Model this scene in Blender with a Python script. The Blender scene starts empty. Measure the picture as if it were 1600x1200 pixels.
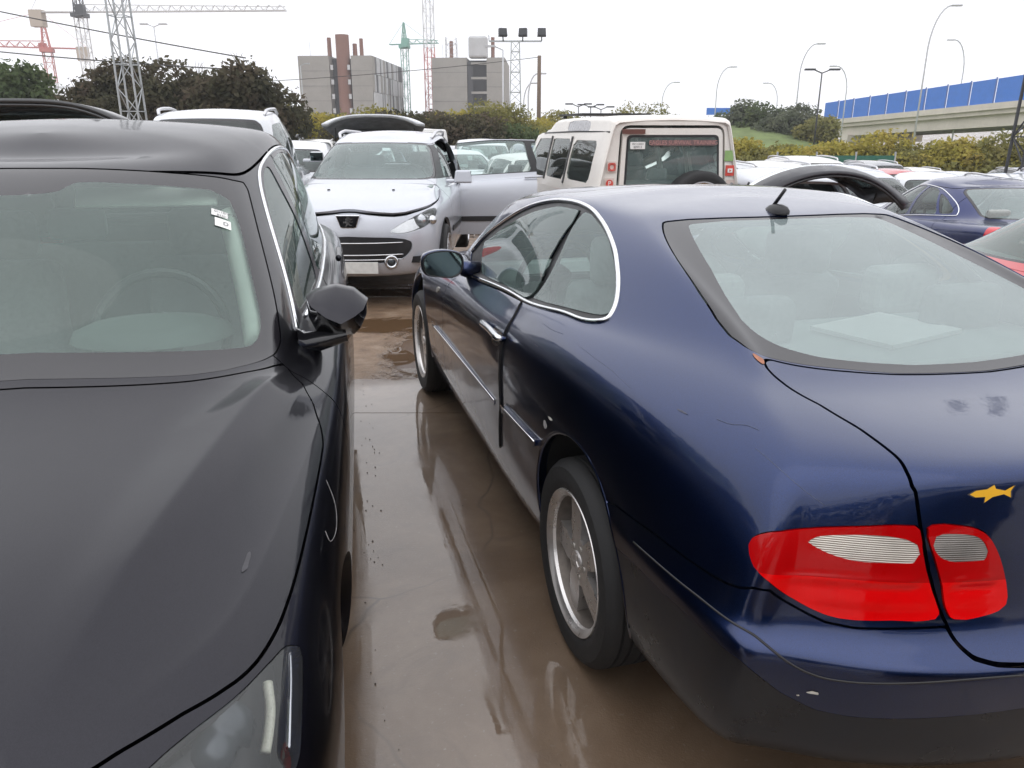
import bpy, math, random
import numpy as np
from mathutils import Vector, Matrix
random.seed(7); rng = np.random.default_rng(7)
R = math.radians
scene = bpy.context.scene
col = scene.collection

# ---------------------------------------------------------------- camera
cam_d = bpy.data.cameras.new('camera'); cam = bpy.data.objects.new('camera', cam_d); col.objects.link(cam)
cam_d.sensor_width = 36; cam_d.lens = 1216 / 1600 * 36; cam_d.clip_start = .05; cam_d.clip_end = 3000
cam.location = (0, 0, 1.56); cam.rotation_euler = (R(90 - 18.08), 0, 0)
scene.camera = cam

# ---------------------------------------------------------------- sky and sun: an even white overcast
world = bpy.data.worlds.new('World'); scene.world = world; world.use_nodes = True
nt = world.node_tree; nt.nodes.clear()
def wn(t, **k):
    n = nt.nodes.new(t)
    for a, b in k.items(): setattr(n, a, b)
    return n
SUN_EL, SUN_ROT = R(48), R(150)
sky = wn('ShaderNodeTexSky', sky_type='NISHITA', sun_disc=False, sun_elevation=SUN_EL, sun_rotation=SUN_ROT, altitude=600, air_density=1.0, dust_density=4.0, ozone_density=1.0)
tc = wn('ShaderNodeTexCoord')
nz = wn('ShaderNodeTexNoise'); nz.inputs['Scale'].default_value = 2.2; nz.inputs['Detail'].default_value = 5; nz.inputs['Roughness'].default_value = .55
mp = wn('ShaderNodeMapping'); mp.inputs['Scale'].default_value = (1, 1, 2.6)
cr = wn('ShaderNodeValToRGB')
cr.color_ramp.elements[0].position = .30; cr.color_ramp.elements[0].color = (.95, .96, 1.0, 1)
cr.color_ramp.elements[1].position = .72; cr.color_ramp.elements[1].color = (1.03, 1.03, 1.06, 1)
nt.links.new(tc.outputs['Generated'], mp.inputs['Vector']); nt.links.new(mp.outputs['Vector'], nz.inputs['Vector'])
nt.links.new(nz.outputs['Fac'], cr.inputs['Fac'])
bg1 = wn('ShaderNodeBackground'); bg1.inputs['Strength'].default_value = .06; nt.links.new(sky.outputs['Color'], bg1.inputs['Color'])
# an overcast dome is brighter overhead than at the horizon
sep = wn('ShaderNodeSeparateXYZ'); nt.links.new(tc.outputs['Generated'], sep.inputs[0])
mr = wn('ShaderNodeMapRange'); mr.inputs['From Min'].default_value = 0; mr.inputs['From Max'].default_value = 1; mr.inputs['To Min'].default_value = 1.30; mr.inputs['To Max'].default_value = 1.95
nt.links.new(sep.outputs['Z'], mr.inputs['Value'])
bg2 = wn('ShaderNodeBackground'); nt.links.new(cr.outputs['Color'], bg2.inputs['Color']); nt.links.new(mr.outputs['Result'], bg2.inputs['Strength'])
mx = wn('ShaderNodeMixShader'); mx.inputs['Fac'].default_value = .93      # cloud cover over the blue sky
out = wn('ShaderNodeOutputWorld')
nt.links.new(bg1.outputs[0], mx.inputs[1]); nt.links.new(bg2.outputs[0], mx.inputs[2]); nt.links.new(mx.outputs[0], out.inputs['Surface'])
sun_d = bpy.data.lights.new('sun', 'SUN'); sun_d.energy = .5; sun_d.angle = R(90); sun_d.color = (1, .97, .93)
sun = bpy.data.objects.new('sun', sun_d); col.objects.link(sun); sun.rotation_euler = (R(42), 0, R(-30))
vs = scene.view_settings; vs.view_transform = 'Standard'; vs.look = 'None'; vs.exposure = 0; vs.gamma = 1; vs.use_curve_mapping = False
scene.cycles.max_bounces = 10; scene.cycles.transparent_max_bounces = 24; scene.cycles.caustics_reflective = False; scene.cycles.caustics_refractive = False
# ---------------------------------------------------------------- geometry core (numpy)
def loop(xf, bf, wf, zf, ws, zs, xr, br, wr, zr):
    """one longitudinal loop of a half body: 15 points, front centre -> side -> rear centre."""
    a = np.array([0, .07, .27, .62]); yf = np.array([0, .36, .68, .90]); zl = np.array([0, .06, .25, .6])
    x4, x10 = xf - bf, xr + br
    s = np.linspace(0, 1, 7)
    xs = x4 + (x10 - x4) * s
    if np.ndim(ws) == 0: ws = (ws,)
    ky = np.concatenate([[wf], ws, [wr]]); ys = np.interp(s, np.linspace(0, 1, len(ky)), ky)
    zs = list(zs) if np.ndim(zs) else [zs, zs]
    zz = np.interp(s, np.linspace(0, 1, len(zs)), zs)
    P = np.zeros((15, 3))
    P[:4, 0] = xf - bf * a; P[:4, 1] = wf * yf; P[:4, 2] = zf + (zz[0] - zf) * zl
    P[4:11, 0] = xs; P[4:11, 1] = ys; P[4:11, 2] = zz
    P[11:, 0] = (xr + br * a)[::-1]; P[11:, 1] = (wr * yf)[::-1]; P[11:, 2] = (zr + (zz[-1] - zr) * zl)[::-1]
    return P

def _ext(C):
    m = np.array([1, -1, 1.])
    C = np.concatenate([C[1:2] * m, C, C[-2:-1] * m], 0)
    lo = 2 * C[:, :1] - C[:, 1:2]; hi = C[:, -2:-1] * m
    return np.concatenate([lo, C, hi], 1)

def _basis(t):
    return np.stack([(1 - t) ** 3, 3 * t ** 3 - 6 * t ** 2 + 4, -3 * t ** 3 + 3 * t ** 2 + 3 * t + 1, t ** 3], -1) / 6

def seval(C, u, v):
    """uniform cubic B-spline surface, arrays u, v of the same shape"""
    E = _ext(C); nu, nv = C.shape[:2]
    i = np.clip(np.floor(u).astype(int), 0, nu - 2); j = np.clip(np.floor(v).astype(int), 0, nv - 2)
    bu = _basis(u - i); bv = _basis(v - j)
    out = np.zeros(u.shape + (3,))
    for a in range(4):
        for b in range(4):
            out += (bu[..., a] * bv[..., b])[..., None] * E[i + a, j + b]
    return out

def fit_net(loops, it=3, lam=.8):
    D = np.stack(loops, 1); C = D.copy()
    uu, vv = np.meshgrid(np.arange(D.shape[0]) * 1., np.arange(D.shape[1]) * 1., indexing='ij')
    for _ in range(it):
        C = C + lam * (D - seval(C, uu, vv))
        C[0, :, 1] = 0; C[-1, :, 1] = 0; C[:, -1, 1] = 0
    return C

class Mh:
    """triangle mesh with surface parameters and smooth normals"""
    def __init__(s, P, UV, N, F): s.P, s.UV, s.N, s.F = P, UV, N, F
    def copy(s): return Mh(s.P.copy(), s.UV.copy(), s.N.copy(), s.F.copy())

def body_mesh(C, ku, kv, warp=None):
    nu, nv = C.shape[:2]
    u = np.linspace(0, nu - 1, (nu - 1) * ku + 1); v = np.linspace(0, nv - 1, (nv - 1) * kv + 1)
    U, V = np.meshgrid(u, v, indexing='ij')
    P = seval(C, U, V)
    if warp: P = warp(P, U, V)
    du = np.gradient(P, axis=0); dv = np.gradient(P, axis=1)
    # symmetric derivative at the centre planes
    m = np.array([1, -1, 1.])
    du[0] = (P[1] - P[1] * m) / 2; du[-1] = (P[-2] * m - P[-2]) / 2; dv[:, -1] = (P[:, -2] * m - P[:, -2]) / 2
    N = np.cross(du, dv); N /= np.linalg.norm(N, axis=-1, keepdims=True) + 1e-12
    mid = P[nu * ku // 2, 2 * kv]
    if N[nu * ku // 2, 2 * kv, 1] < 0: N = -N; flip = True
    else: flip = False
    a, b = U.shape
    I = np.arange(a * b).reshape(a, b)
    q = np.stack([I[:-1, :-1], I[1:, :-1], I[1:, 1:], I[:-1, 1:]], -1).reshape(-1, 4)
    if flip: q = q[:, ::-1]
    F = np.concatenate([q[:, [0, 1, 2]], q[:, [0, 2, 3]]])
    return Mh(P.reshape(-1, 3), np.stack([U, V], -1).reshape(-1, 2), N.reshape(-1, 3), F)

def clip(M, f):
    """part of M where f<0 (f per vertex)"""
    F = M.F; ins = f < 0
    k = ins[F].sum(1)
    full = F[k == 3]
    cross = F[(k == 1) | (k == 2)]
    nP = len(M.P)
    if len(cross):
        one = ins[cross].sum(1) == 1
        odd = np.where(one[:, None], ins[cross], ~ins[cross]).argmax(1)
        r = np.arange(len(cross))
        A = cross[r, odd]; B = cross[r, (odd + 1) % 3]; Cc = cross[r, (odd + 2) % 3]
        e = np.concatenate([np.stack([A, B], 1), np.stack([A, Cc], 1)])
        es = np.sort(e, 1); key = es[:, 0].astype(np.int64) * nP + es[:, 1]
        uk, inv = np.unique(key, return_inverse=True)
        i0 = (uk // nP).astype(int); i1 = (uk % nP).astype(int)
        t = (f[i0] / (f[i0] - f[i1]))[:, None]
        mix = lambda X: X[i0] * (1 - t) + X[i1] * t
        P2, UV2, N2 = mix(M.P), mix(M.UV), mix(M.N)
        N2 /= np.linalg.norm(N2, axis=1, keepdims=True) + 1e-12
        ab = nP + inv[:len(A)]; ac = nP + inv[len(A):]
        tri1 = np.stack([A, ab, ac], 1)[one]
        o = ~one
        q1 = np.stack([ab, B, Cc], 1)[o]; q2 = np.stack([ab, Cc, ac], 1)[o]
        F2 = np.concatenate([full, tri1, q1, q2])
        P = np.concatenate([M.P, P2]); UV = np.concatenate([M.UV, UV2]); N = np.concatenate([M.N, N2])
    else:
        F2, P, UV, N = full, M.P, M.UV, M.N
    used, inv = np.unique(F2, return_inverse=True)
    return Mh(P[used], UV[used], N[used], inv.reshape(-1, 3).astype(int))

def inpoly(Q, poly):
    x, y = Q[:, 0], Q[:, 1]; r = np.zeros(len(Q), bool); n = len(poly)
    for i in range(n):
        x0, y0 = poly[i]; x1, y1 = poly[(i + 1) % n]
        if y0 == y1: continue
        c = ((y0 > y) != (y1 > y)) & (x < (x1 - x0) * (y - y0) / (y1 - y0) + x0)
        r ^= c
    return r

def segdist(Q, L, closed=True):
    d = np.full(len(Q), 1e9); n = len(L)
    for i in range(n if closed else n - 1):
        a = L[i]; b = L[(i + 1) % n]; ab = b - a
        t = np.clip(((Q - a) @ ab) / (ab @ ab + 1e-18), 0, 1)
        d = np.minimum(d, np.linalg.norm(Q - a - t[:, None] * ab, axis=1))
    return d

def curvedist(Q, L, keep):
    """distance to a finely sampled closed curve: nearest sample, then its two segments"""
    n = len(L); d = np.empty(len(Q)); ks = np.where(keep)[0]; ks = ks if len(ks) else np.arange(n)
    Lk = L[ks].T.copy(); L2 = (L[ks] ** 2).sum(1)
    for c in range(0, len(Q), 4000):
        q = Q[c:c + 4000]; D = L2[None] - 2 * (q @ Lk); j = ks[D.argmin(1)]
        best = np.full(len(q), 1e9)
        for a, b in ((j, (j + 1) % n), (j, (j - 1) % n)):
            A, B = L[a], L[b]; ab = B - A; t = np.clip(((q - A) * ab).sum(1) / ((ab * ab).sum(1) + 1e-18), 0, 1)
            best = np.minimum(best, np.linalg.norm(q - A - t[:, None] * ab, axis=1))
        d[c:c + 4000] = best
    return d

def rpoly(p, it=2):
    """Chaikin-rounded closed polygon"""
    p = np.array(p, float)
    for _ in range(it):
        q = np.roll(p, -1, 0)
        p = np.stack([.75 * p + .25 * q, .25 * p + .75 * q], 1).reshape(-1, 2)
    return p

def rcorner(p, r, n=4):
    """closed polygon with filleted corners"""
    p = np.array(p, float); out = []
    for i in range(len(p)):
        a, b, c = p[i - 1], p[i], p[(i + 1) % len(p)]
        la, lc = np.linalg.norm(a - b), np.linalg.norm(c - b)
        u = b + (a - b) * min(r / (la + 1e-9), .45); w = b + (c - b) * min(r / (lc + 1e-9), .45)
        for t in np.linspace(0, 1, n + 1): out.append((1 - t) ** 2 * u + 2 * t * (1 - t) * b + t * t * w)
    return np.array(out)

def densify(p, n=4, closed=True):
    p = np.array(p, float); q = np.roll(p, -1, 0); 
    out = [(p * (1 - k / n) + q * k / n) for k in range(n)]
    r = np.stack(out, 1).reshape(-1, p.shape[1])
    return r if closed else np.concatenate([r[:(len(p) - 1) * n], p[-1:]])

FSTEP = [.09]
def fine_poly(p):
    step = FSTEP[0]; p = np.array(p, float); q = np.roll(p, -1, 0); out = []
    for a, b in zip(p, q):
        n = max(1, int(np.ceil(np.abs(b - a).max() / step))); t = np.arange(n)[:, None] / n; out.append(a + (b - a) * t)
    return np.concatenate(out)
BIG = 9.
def f_uv(M, poly, C, warp=None):
    """signed field of a closed uv polygon; distance measured in space"""
    d = fine_poly(poly); uu = np.clip(d[:, 0], 0, C.shape[0] - 1.); vv = np.clip(d[:, 1], 0, C.shape[1] - 1.)
    m = np.where((d[:, 0] < 0) | (d[:, 0] > C.shape[0] - 1), -1., 1.)
    uu = np.where(d[:, 0] < 0, -d[:, 0], np.where(d[:, 0] > C.shape[0] - 1, 2 * (C.shape[0] - 1) - d[:, 0], uu))
    L = seval(C, uu, vv)
    if warp: L = warp(L, uu, vv)
    L[:, 1] *= m
    lo = d.min(0) - .3; hi = d.max(0) + .3
    keep = (d[:, 0] > -1.2) & (d[:, 0] < C.shape[0] + .2)
    near = ((M.UV > lo) & (M.UV < hi)).all(1)
    f = np.full(len(M.P), BIG); idx = np.where(near)[0]
    dist = curvedist(M.P[idx], L, keep)
    f[idx] = np.where(inpoly(M.UV[idx], poly), -dist, dist)
    return f

def f_proj(M, poly, ax, mask):
    poly = np.array(poly, float)
    f = np.full(len(M.P), BIG); idx = np.where(mask)[0]
    Q = M.P[idx][:, ax]
    dist = segdist(Q, poly)
    f[idx] = np.where(inpoly(Q, poly), -dist, dist)
    return f

def f_arch(M, x0, z0, R, zlow=0):
    dx = M.P[:, 0] - x0; dz = M.P[:, 2] - z0
    d = np.where(dz > 0, np.hypot(dx, dz), np.abs(dx)) - R
    return np.where((M.P[:, 1] > .3), d, BIG)

def split(M, f, gap=.004):
    return clip(M, f + gap / 2), clip(M, -f + gap / 2)

def mirror(M):
    m = np.array([1, -1, 1.])
    return Mh(M.P * m, M.UV, M.N * m, M.F[:, ::-1])

def join(*Ms):
    Ms = [m for m in Ms if len(m.F)]
    o = np.cumsum([0] + [len(m.P) for m in Ms[:-1]])
    return Mh(np.concatenate([m.P for m in Ms]), np.concatenate([m.UV for m in Ms]), np.concatenate([m.N for m in Ms]), np.concatenate([m.F + k for m, k in zip(Ms, o)]))

def boundary(M):
    e = np.concatenate([M.F[:, [0, 1]], M.F[:, [1, 2]], M.F[:, [2, 0]]])
    s = np.sort(e, 1); key = s[:, 0].astype(np.int64) * len(M.P) + s[:, 1]
    _, ix, cnt = np.unique(key, return_index=True, return_counts=True)
    return e[ix[cnt == 1]]

def lipped(M, depth=.018, out=0.):
    """push by `out` along the normal and fold the free edges inwards so a panel has thickness and gaps have depth"""
    if not len(M.F): return M
    M = Mh(M.P + M.N * out, M.UV, M.N, M.F)
    b = boundary(M)
    b = b[~((np.abs(M.P[b[:, 0], 1]) < 2e-4) & (np.abs(M.P[b[:, 1], 1]) < 2e-4))]
    if not len(b) or depth == 0: return M
    A, B = M.P[b[:, 0]], M.P[b[:, 1]]
    t = B - A; nn = M.N[b[:, 0]]
    lat = np.cross(t, nn); lat /= np.linalg.norm(lat, axis=1, keepdims=True) + 1e-12
    A2 = A - M.N[b[:, 0]] * depth; B2 = B - M.N[b[:, 1]] * depth
    k = len(b); P = np.concatenate([A, B, B2, A2]); N = np.concatenate([lat] * 4)
    i = np.arange(k); F = np.concatenate([np.stack([i + k, i, i + 3 * k], 1), np.stack([i + k, i + 3 * k, i + 2 * k], 1)])
    L = Mh(P, np.zeros((4 * k, 2)), N, F)
    return join(M, L)

def lip_only(M, depth):
    n = len(M.F); L = lipped(M, depth); k = len(M.P)
    return Mh(L.P[k:], L.UV[k:], L.N[k:], L.F[n:] - k)

def raycast(M, o, d):
    A, B, Cc = M.P[M.F[:, 0]], M.P[M.F[:, 1]], M.P[M.F[:, 2]]
    e1, e2 = B - A, Cc - A; h = np.cross(d, e2); a = (e1 * h).sum(1)
    a = np.where(np.abs(a) < 1e-12, 1e-12, a); s = o - A; u = (s * h).sum(1) / a
    q = np.cross(s, e1); v = (d * q).sum(1) / a; t = (e2 * q).sum(1) / a
    ok = (u >= 0) & (v >= 0) & (u + v <= 1) & (t > 1e-4)
    if not ok.any(): return None
    k = np.where(ok)[0][t[ok].argmin()]
    w = 1 - u[k] - v[k]; f = M.F[k]
    return o + d * t[k], w * M.UV[f[0]] + u[k] * M.UV[f[1]] + v[k] * M.UV[f[2]], w * M.N[f[0]] + u[k] * M.N[f[1]] + v[k] * M.N[f[2]]
# ---------------------------------------------------------------- body nets
def net_coupe():
    # origin: ground under the rear axle, x forward
    Ls = [
     #     xf   bf   wf   zf    ws                  zs                xr     br   wr   zr
     loop(3.40,.50,.70,.20, (.72,.72,.73),        (.20,.19,.20,.29), -.97, .34,.75,.315),
     loop(3.47,.50,.77,.21, (.79,.795,.80),       (.21,.21,.21,.32), -1.02,.33,.79,.345),
     loop(3.53,.52,.83,.33, (.84,.845,.845),      (.34,.34,.35,.43), -1.05,.33,.815,.44),
     loop(3.55,.54,.845,.48,(.855,.86,.86),       (.50,.50,.51,.565),-1.07,.31,.825,.575),
     loop(3.54,.56,.845,.55,(.862,.863,.864),     (.57,.57,.58,.625),-1.062,.31,.828,.618),
     loop(3.50,.58,.84,.62, (.86,.866,.868),      (.64,.64,.655,.665),-1.01,.27,.815,.665),
     loop(3.44,.60,.815,.70,(.855,.865,.872),     (.74,.74,.77,.775),-.998,.25,.79,.79),
     loop(3.36,.66,.765,.755,(.825,.84,.862),     (.81,.85,.88,.895), -.985,.26,.755,.935),
     loop(3.25,.68,.69,.79, (.785,.795,.828),     (.86,.90,.945,.97),-.945,.28,.70,.985),
     loop(2.85,.55,.65,.865,(.75,.768,.785),      (.895,.935,.99,1.025),-.72,.27,.64,1.0),
     loop(2.38,.32,.685,.955, (.72,.735,.735),     (.95,.965,1.03,1.075),-.50,.16,.565,1.03),
     loop(2.04,.24,.615,1.145,(.66,.67,.645),      (1.125,1.16,1.195,1.19),-.10,.13,.535,1.165),
     loop(1.70,.20,.56,1.285,(.588,.592,.57),     (1.265,1.292,1.295,1.275),.25,.10,.495,1.275),
     loop(1.50,.24,.44,1.315,(.50,.505,.49),      (1.30,1.325,1.328,1.31),.40,.08,.42,1.307),
     loop(1.38,.20,.22,1.328,(.25,.25,.24),       (1.325,1.345,1.347,1.33),.52,.08,.21,1.325),
     loop(1.30,.18,.0,1.333,(.0,.0,.0),           (1.335,1.352,1.353,1.338),.58,.08,.0,1.333),
    ]
    return fit_net(Ls, 3, .8)

def net_generic(s):
    """body of an everyday car from a few measures; origin under the middle, x forward"""
    xf, xr, W = s['xf'], s['xr'], s['W']
    zb = s.get('zsill', .2); zh, zhr = s['zh'], s['zhr']          # hood leading edge, hood at cowl
    xc, zc, wc = s['xc'], s['zc'], s['wc']                          # cowl
    xt, zt, wt = s['xt'], s['zt'], s['wt']                          # windshield top
    xe, ze = s['xe'], s['ze']                                        # roof end (rear window top)
    xb, zbk, wb = s['xb'], s['zbk'], s['wb']                        # rear window base
    zd = s.get('zd', zbk)                                            # deck rear edge / tail top
    zr_ = s['zroof']; zB = s['zbelt']                                # roof crown, belt (front, rear)
    bf, br = s.get('bf', .5), s.get('br', .3)
    zm = (zh + .30) / 2
    B0, B1 = zB; wk = s.get('wfk', .93)
    xd = s.get('xd', xr + .06)                                       # x of the deck edge
    K = W
    wr = s.get('wr', .92)
    Ls = [
     loop(xf-.14, bf, K*.78, zb, (K*.85,)*3, (zb,)*4, xr+.14, br, K*.82, zb+.08),
     loop(xf-.06, bf, K*(wk-.06), zb+.02, (K*.925,)*3, (zb+.02,)*4, xr+.05, br, K*.89, zb+.11),
     loop(xf-.01, bf, K*(wk-.01), zb+.15, (K*.975,)*3, (zb+.15,)*4, xr+.01, br, K*.94, zb+.22),
     loop(xf, bf, K*wk, zm, (K*.995,)*3, (zm,)*4, xr, br, K*.95, zm+.06),
     loop(xf-.02, bf, K*(wk-.01), zh-.14, (K, K, K), (zh-.13, zh-.1, zh-.08, zd-.28), xr+.03, br, K*.95, zd-.30),
     loop(xf-.06, bf, K*.90, zh-.05, (K*.985, K*.99, K*.985), (zh-.02, (zh+B0)/2-.05, (zh+B1)/2-.04, zd-.14), xr+.05, br, K*.94, zd-.15),
     loop(xf-.17, bf+.02, K*.84, zh, (K*.955, K*.965, K*.955), (zh+.04, B0-.08, B1-.07, zd-.02), xd, br*.9, K*wr, zd),
     loop((xf*.55+xc*.45), .5, K*.80, (zh*.45+zhr*.55), (K*.92, K*.935, K*.92), (zhr-.05, B0-.03, B1-.03, (zd+zbk)/2), (xd+xb)/2, br*.75, K*(wr+wb/K)/2, (zd+zbk)/2),
     loop(xc, .34, wc, zc, (K*.89, K*.90, K*.88), (zc-.02, B0, B1, zbk+.02), xb, .2, wb, zbk),
     loop((xc+xt)/2, .30, (wc+wt)/2, (zc+zt)/2+.02, (K*.82, K*.83, K*.81), ((zc+zt)/2, (B0+zr_)/2, (B1+zr_)/2-.02, (zbk+ze)/2), (xb+xe)/2-.02, .17, (wb+wt)/2, (zbk+ze)/2+.02),
     loop(xt, .24, wt, zt, (wt*1.08, wt*1.10, wt*1.06), (zt-.03, zr_-.09, zr_-.10, ze-.03), xe, .13, wt*.98, ze),
     loop(xt-.14, .2, wt*.86, zt+.03, (wt*.93, wt*.95, wt*.92), (zt+.015, zr_-.035, zr_-.04, ze), xe+.12, .10, wt*.86, ze+.02),
     loop(xt-.26, .18, wt*.45, zt+.045, (wt*.48,)*3, (zt+.045, zr_-.008, zr_-.012, ze+.025), xe+.22, .1, wt*.45, ze+.03),
     loop(xt-.32, .16, 0, zt+.05, (0, 0, 0), (zt+.05, zr_, zr_-.004, ze+.033), xe+.28, .1, 0, ze+.035),
    ]
    xm = xt + (xe - xt) * s.get('xpk', .42)
    for L, cr in zip(Ls[-3:], (.036, .010, 0.)):
        x = L[:, 0]; dxf = np.clip((x - xm) / (xt - xm), 0, 1.2); dxr = np.clip((xm - x) / (xm - xe), 0, 1.2)
        L[:, 2] = zr_ - (zr_ - zt) * dxf ** 2 - (zr_ - ze) * dxr ** 2.2 - cr
    return fit_net(Ls, 2, .7)

SPEC_GRAPHITE = dict(xf=2.2, xr=-2.2, W=.905, zsill=.2, zh=.80, zhr=.99, xc=.98, zc=1.015, wc=.745, xt=.27, zt=1.46, wt=.60, zroof=1.60, xe=-1.55, ze=1.47,
    xb=-1.98, zbk=1.10, wb=.66, zd=1.02, zbelt=(.985, 1.06), bf=.46, br=.34, fa=1.32, ra=-1.33, wfk=.975, wy=.17, xB=-.30, xC=-1.05)
def hood_warp(P, U, V):
    """two long creases along the bonnet"""
    x, y = P[..., 0], np.abs(P[..., 1])
    P = P.copy()
    on = np.clip((V - 6.0) / .8, 0, 1) * np.clip((8.05 - V) / .5, 0, 1)
    yc = HC[0] + (HC[1] - HC[0]) * (x - .85) / (2.0 - .85)
    yi = HI[0] + (HI[1] - HI[0]) * (x - .85) / (2.0 - .85)
    sp = lambda d, k=.012: .5 * (d + np.sqrt(d * d + k * k))
    dz = .20 * sp(y - yi, .03) - .52 * sp(y - yc, .005)
    P[..., 2] += dz * on * np.clip((x - .7) / .2, 0, 1)
    return P
HC = (.735, .475); HI = (.585, .425)
# outlines of the coupe on its body surface (u, v)
TR = {
 'chrome': [(4.31,10.17),(4.47,10.75),(4.95,11.16),(5.61,11.55),(6.35,11.91),(7.11,12.27),(8.01,12.34),(8.66,12.15),(9.01,11.7),(9.11,11.2),(9.07,10.79),(9.0,10.41),(8.92,10.06),(8.83,9.75),(8.6,9.51),(8.22,9.51),(7.57,9.06),(6.76,9.12),(5.78,8.45)],
 'door_glass': [(4.63,10.56),(5.19,11.02),(5.96,11.36),(6.7,11.67),(7.42,11.95),(8.29,11.99),(8.2,11.52),(7.7,10.65),(7.39,9.54),(6.42,9.79),(5.5,9.58)],
 'quarter_glass': [(8.44,11.96),(8.84,11.72),(9.02,11.38),(9.04,11.01),(9.0,10.62),(8.93,10.24),(8.86,9.98),(8.67,9.86),(8.23,9.8),(7.53,9.67),(7.6,10.08),(7.97,10.85)],
 'door': [(7.55,8.91),(7.6,7.42),(7.75,5.96),(7.66,4.27),(7.55,2.27),(6.88,2.23),(5.81,2.14),(5.8,3.19),(5.76,5.09),(5.53,6.66),(5.53,7.86),(5.91,8.26),(6.87,8.85)],
 'arch': [(8.38,2.16),(8.39,2.99),(8.48,4.24),(8.62,5.25),(8.76,5.69),(8.9,5.75),(9.02,5.56),(9.13,5.24),(9.21,5.02)],
 'rear_window': [(11.18,12.15),(12.7,12.34),(14.12,12.21),(15.31,11.94),(17.1,11.66)],
 'rw_left': [(11.14,12.07),(10.44,11.17),(10.18,10.69),(10.08,10.31),(10.13,10.1),(10.4,9.96),(10.97,9.93),(11.53,9.91),(12.24,9.89),(12.86,9.85),(14.35,9.67)],
 'rw_in': [(11.83,12.02),(11.47,11.11),(11.22,10.72),(11.09,10.43),(11.21,10.27),(11.53,10.15),(12.03,10.06),(12.68,10.01),(13.76,9.93)],
 'lid': [(10.82,9.86),(10.8,9.7),(11.12,9.4),(11.53,8.91),(11.72,8.49),(11.79,8.17),(11.84,7.92),(11.87,7.62),(11.94,7.25),(11.98,7.15),(12.09,6.61),(12.23,6.02),(12.36,5.53),(12.46,5.13),(12.53,4.7),(12.61,4.29),(12.74,4.03),(12.91,3.93)],
 'tail': [(10.26,6.2),(10.28,6.34),(10.49,6.49),(11.11,6.52),(11.66,6.57),(12.07,6.59),(12.14,6.32),(12.21,6.02),(12.3,5.7),(12.4,5.24),(12.05,5.21),(11.76,5.17),(11.52,5.22),(11.18,5.45),(10.73,5.74),(10.38,5.95)],
 'tail_in': [(12.14,6.59),(12.42,6.57),(12.58,6.48),(12.69,6.28),(12.79,5.97),(12.87,5.59),(12.86,5.37),(12.72,5.25),(12.48,5.23),(12.36,5.78),(12.25,6.17)],
 'clear': [(11.05,6.41),(12.05,6.49),(12.18,6.1),(11.94,6.1),(11.68,6.09),(11.42,6.17),(11.2,6.29)],
 'clear_in': [(12.17,6.49),(12.47,6.47),(12.59,6.38),(12.67,6.13),(12.61,6.1),(12.29,6.11)],
 'bumper': [(9.2,4.9),(9.28,5.09),(9.59,5.3),(9.9,5.4),(10.14,5.47),(10.33,5.54),(10.48,5.62),(10.78,5.6),(11.21,5.31),(11.54,5.06),(11.78,5.0),(12.09,5.04),(12.46,5.08),(12.53,4.64),(12.6,4.21),(12.74,3.92),(12.9,3.81)],
 'crease': [(9.46,4.41),(9.75,4.59),(10.1,4.72),(10.7,4.48),(11.12,3.49),(11.4,3.14),(11.7,3.09),(12.09,3.21),(12.56,3.38),(12.9,3.41)],
 'line2': [(10.03,3.39),(10.45,3.23),(11.12,2.6),(11.48,2.37),(11.77,2.34),(12.99,2.51)],
 'trim_top': [(5.42,3.87),(6.04,4.05),(7.59,4.19),(7.75,4.39),(8.4,4.48)],
 'handle': [(7.19,6.75),(7.64,6.79)],
 'repeater': [(5.24,6.26),(5.55,6.2)],
 'sc1': [(8.67,8.27),(8.86,8.12),(9.01,8.02),(9.18,7.8)],
 'sc2': [(9.79,8.03),(9.89,8.05),(10.03,8.15),(10.16,8.15)],
 'sc3': [(10.08,7.78),(10.33,7.57),(10.87,7.16),(11.25,6.85)],
 'sc4': [(8.09,8.36),(8.26,8.31),(8.44,8.39)],
 'scuff': [(11.43,2.7)],
 'shark': [(12.55,6.87)],
 'antenna': [(14.44,12.63)],
}
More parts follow.
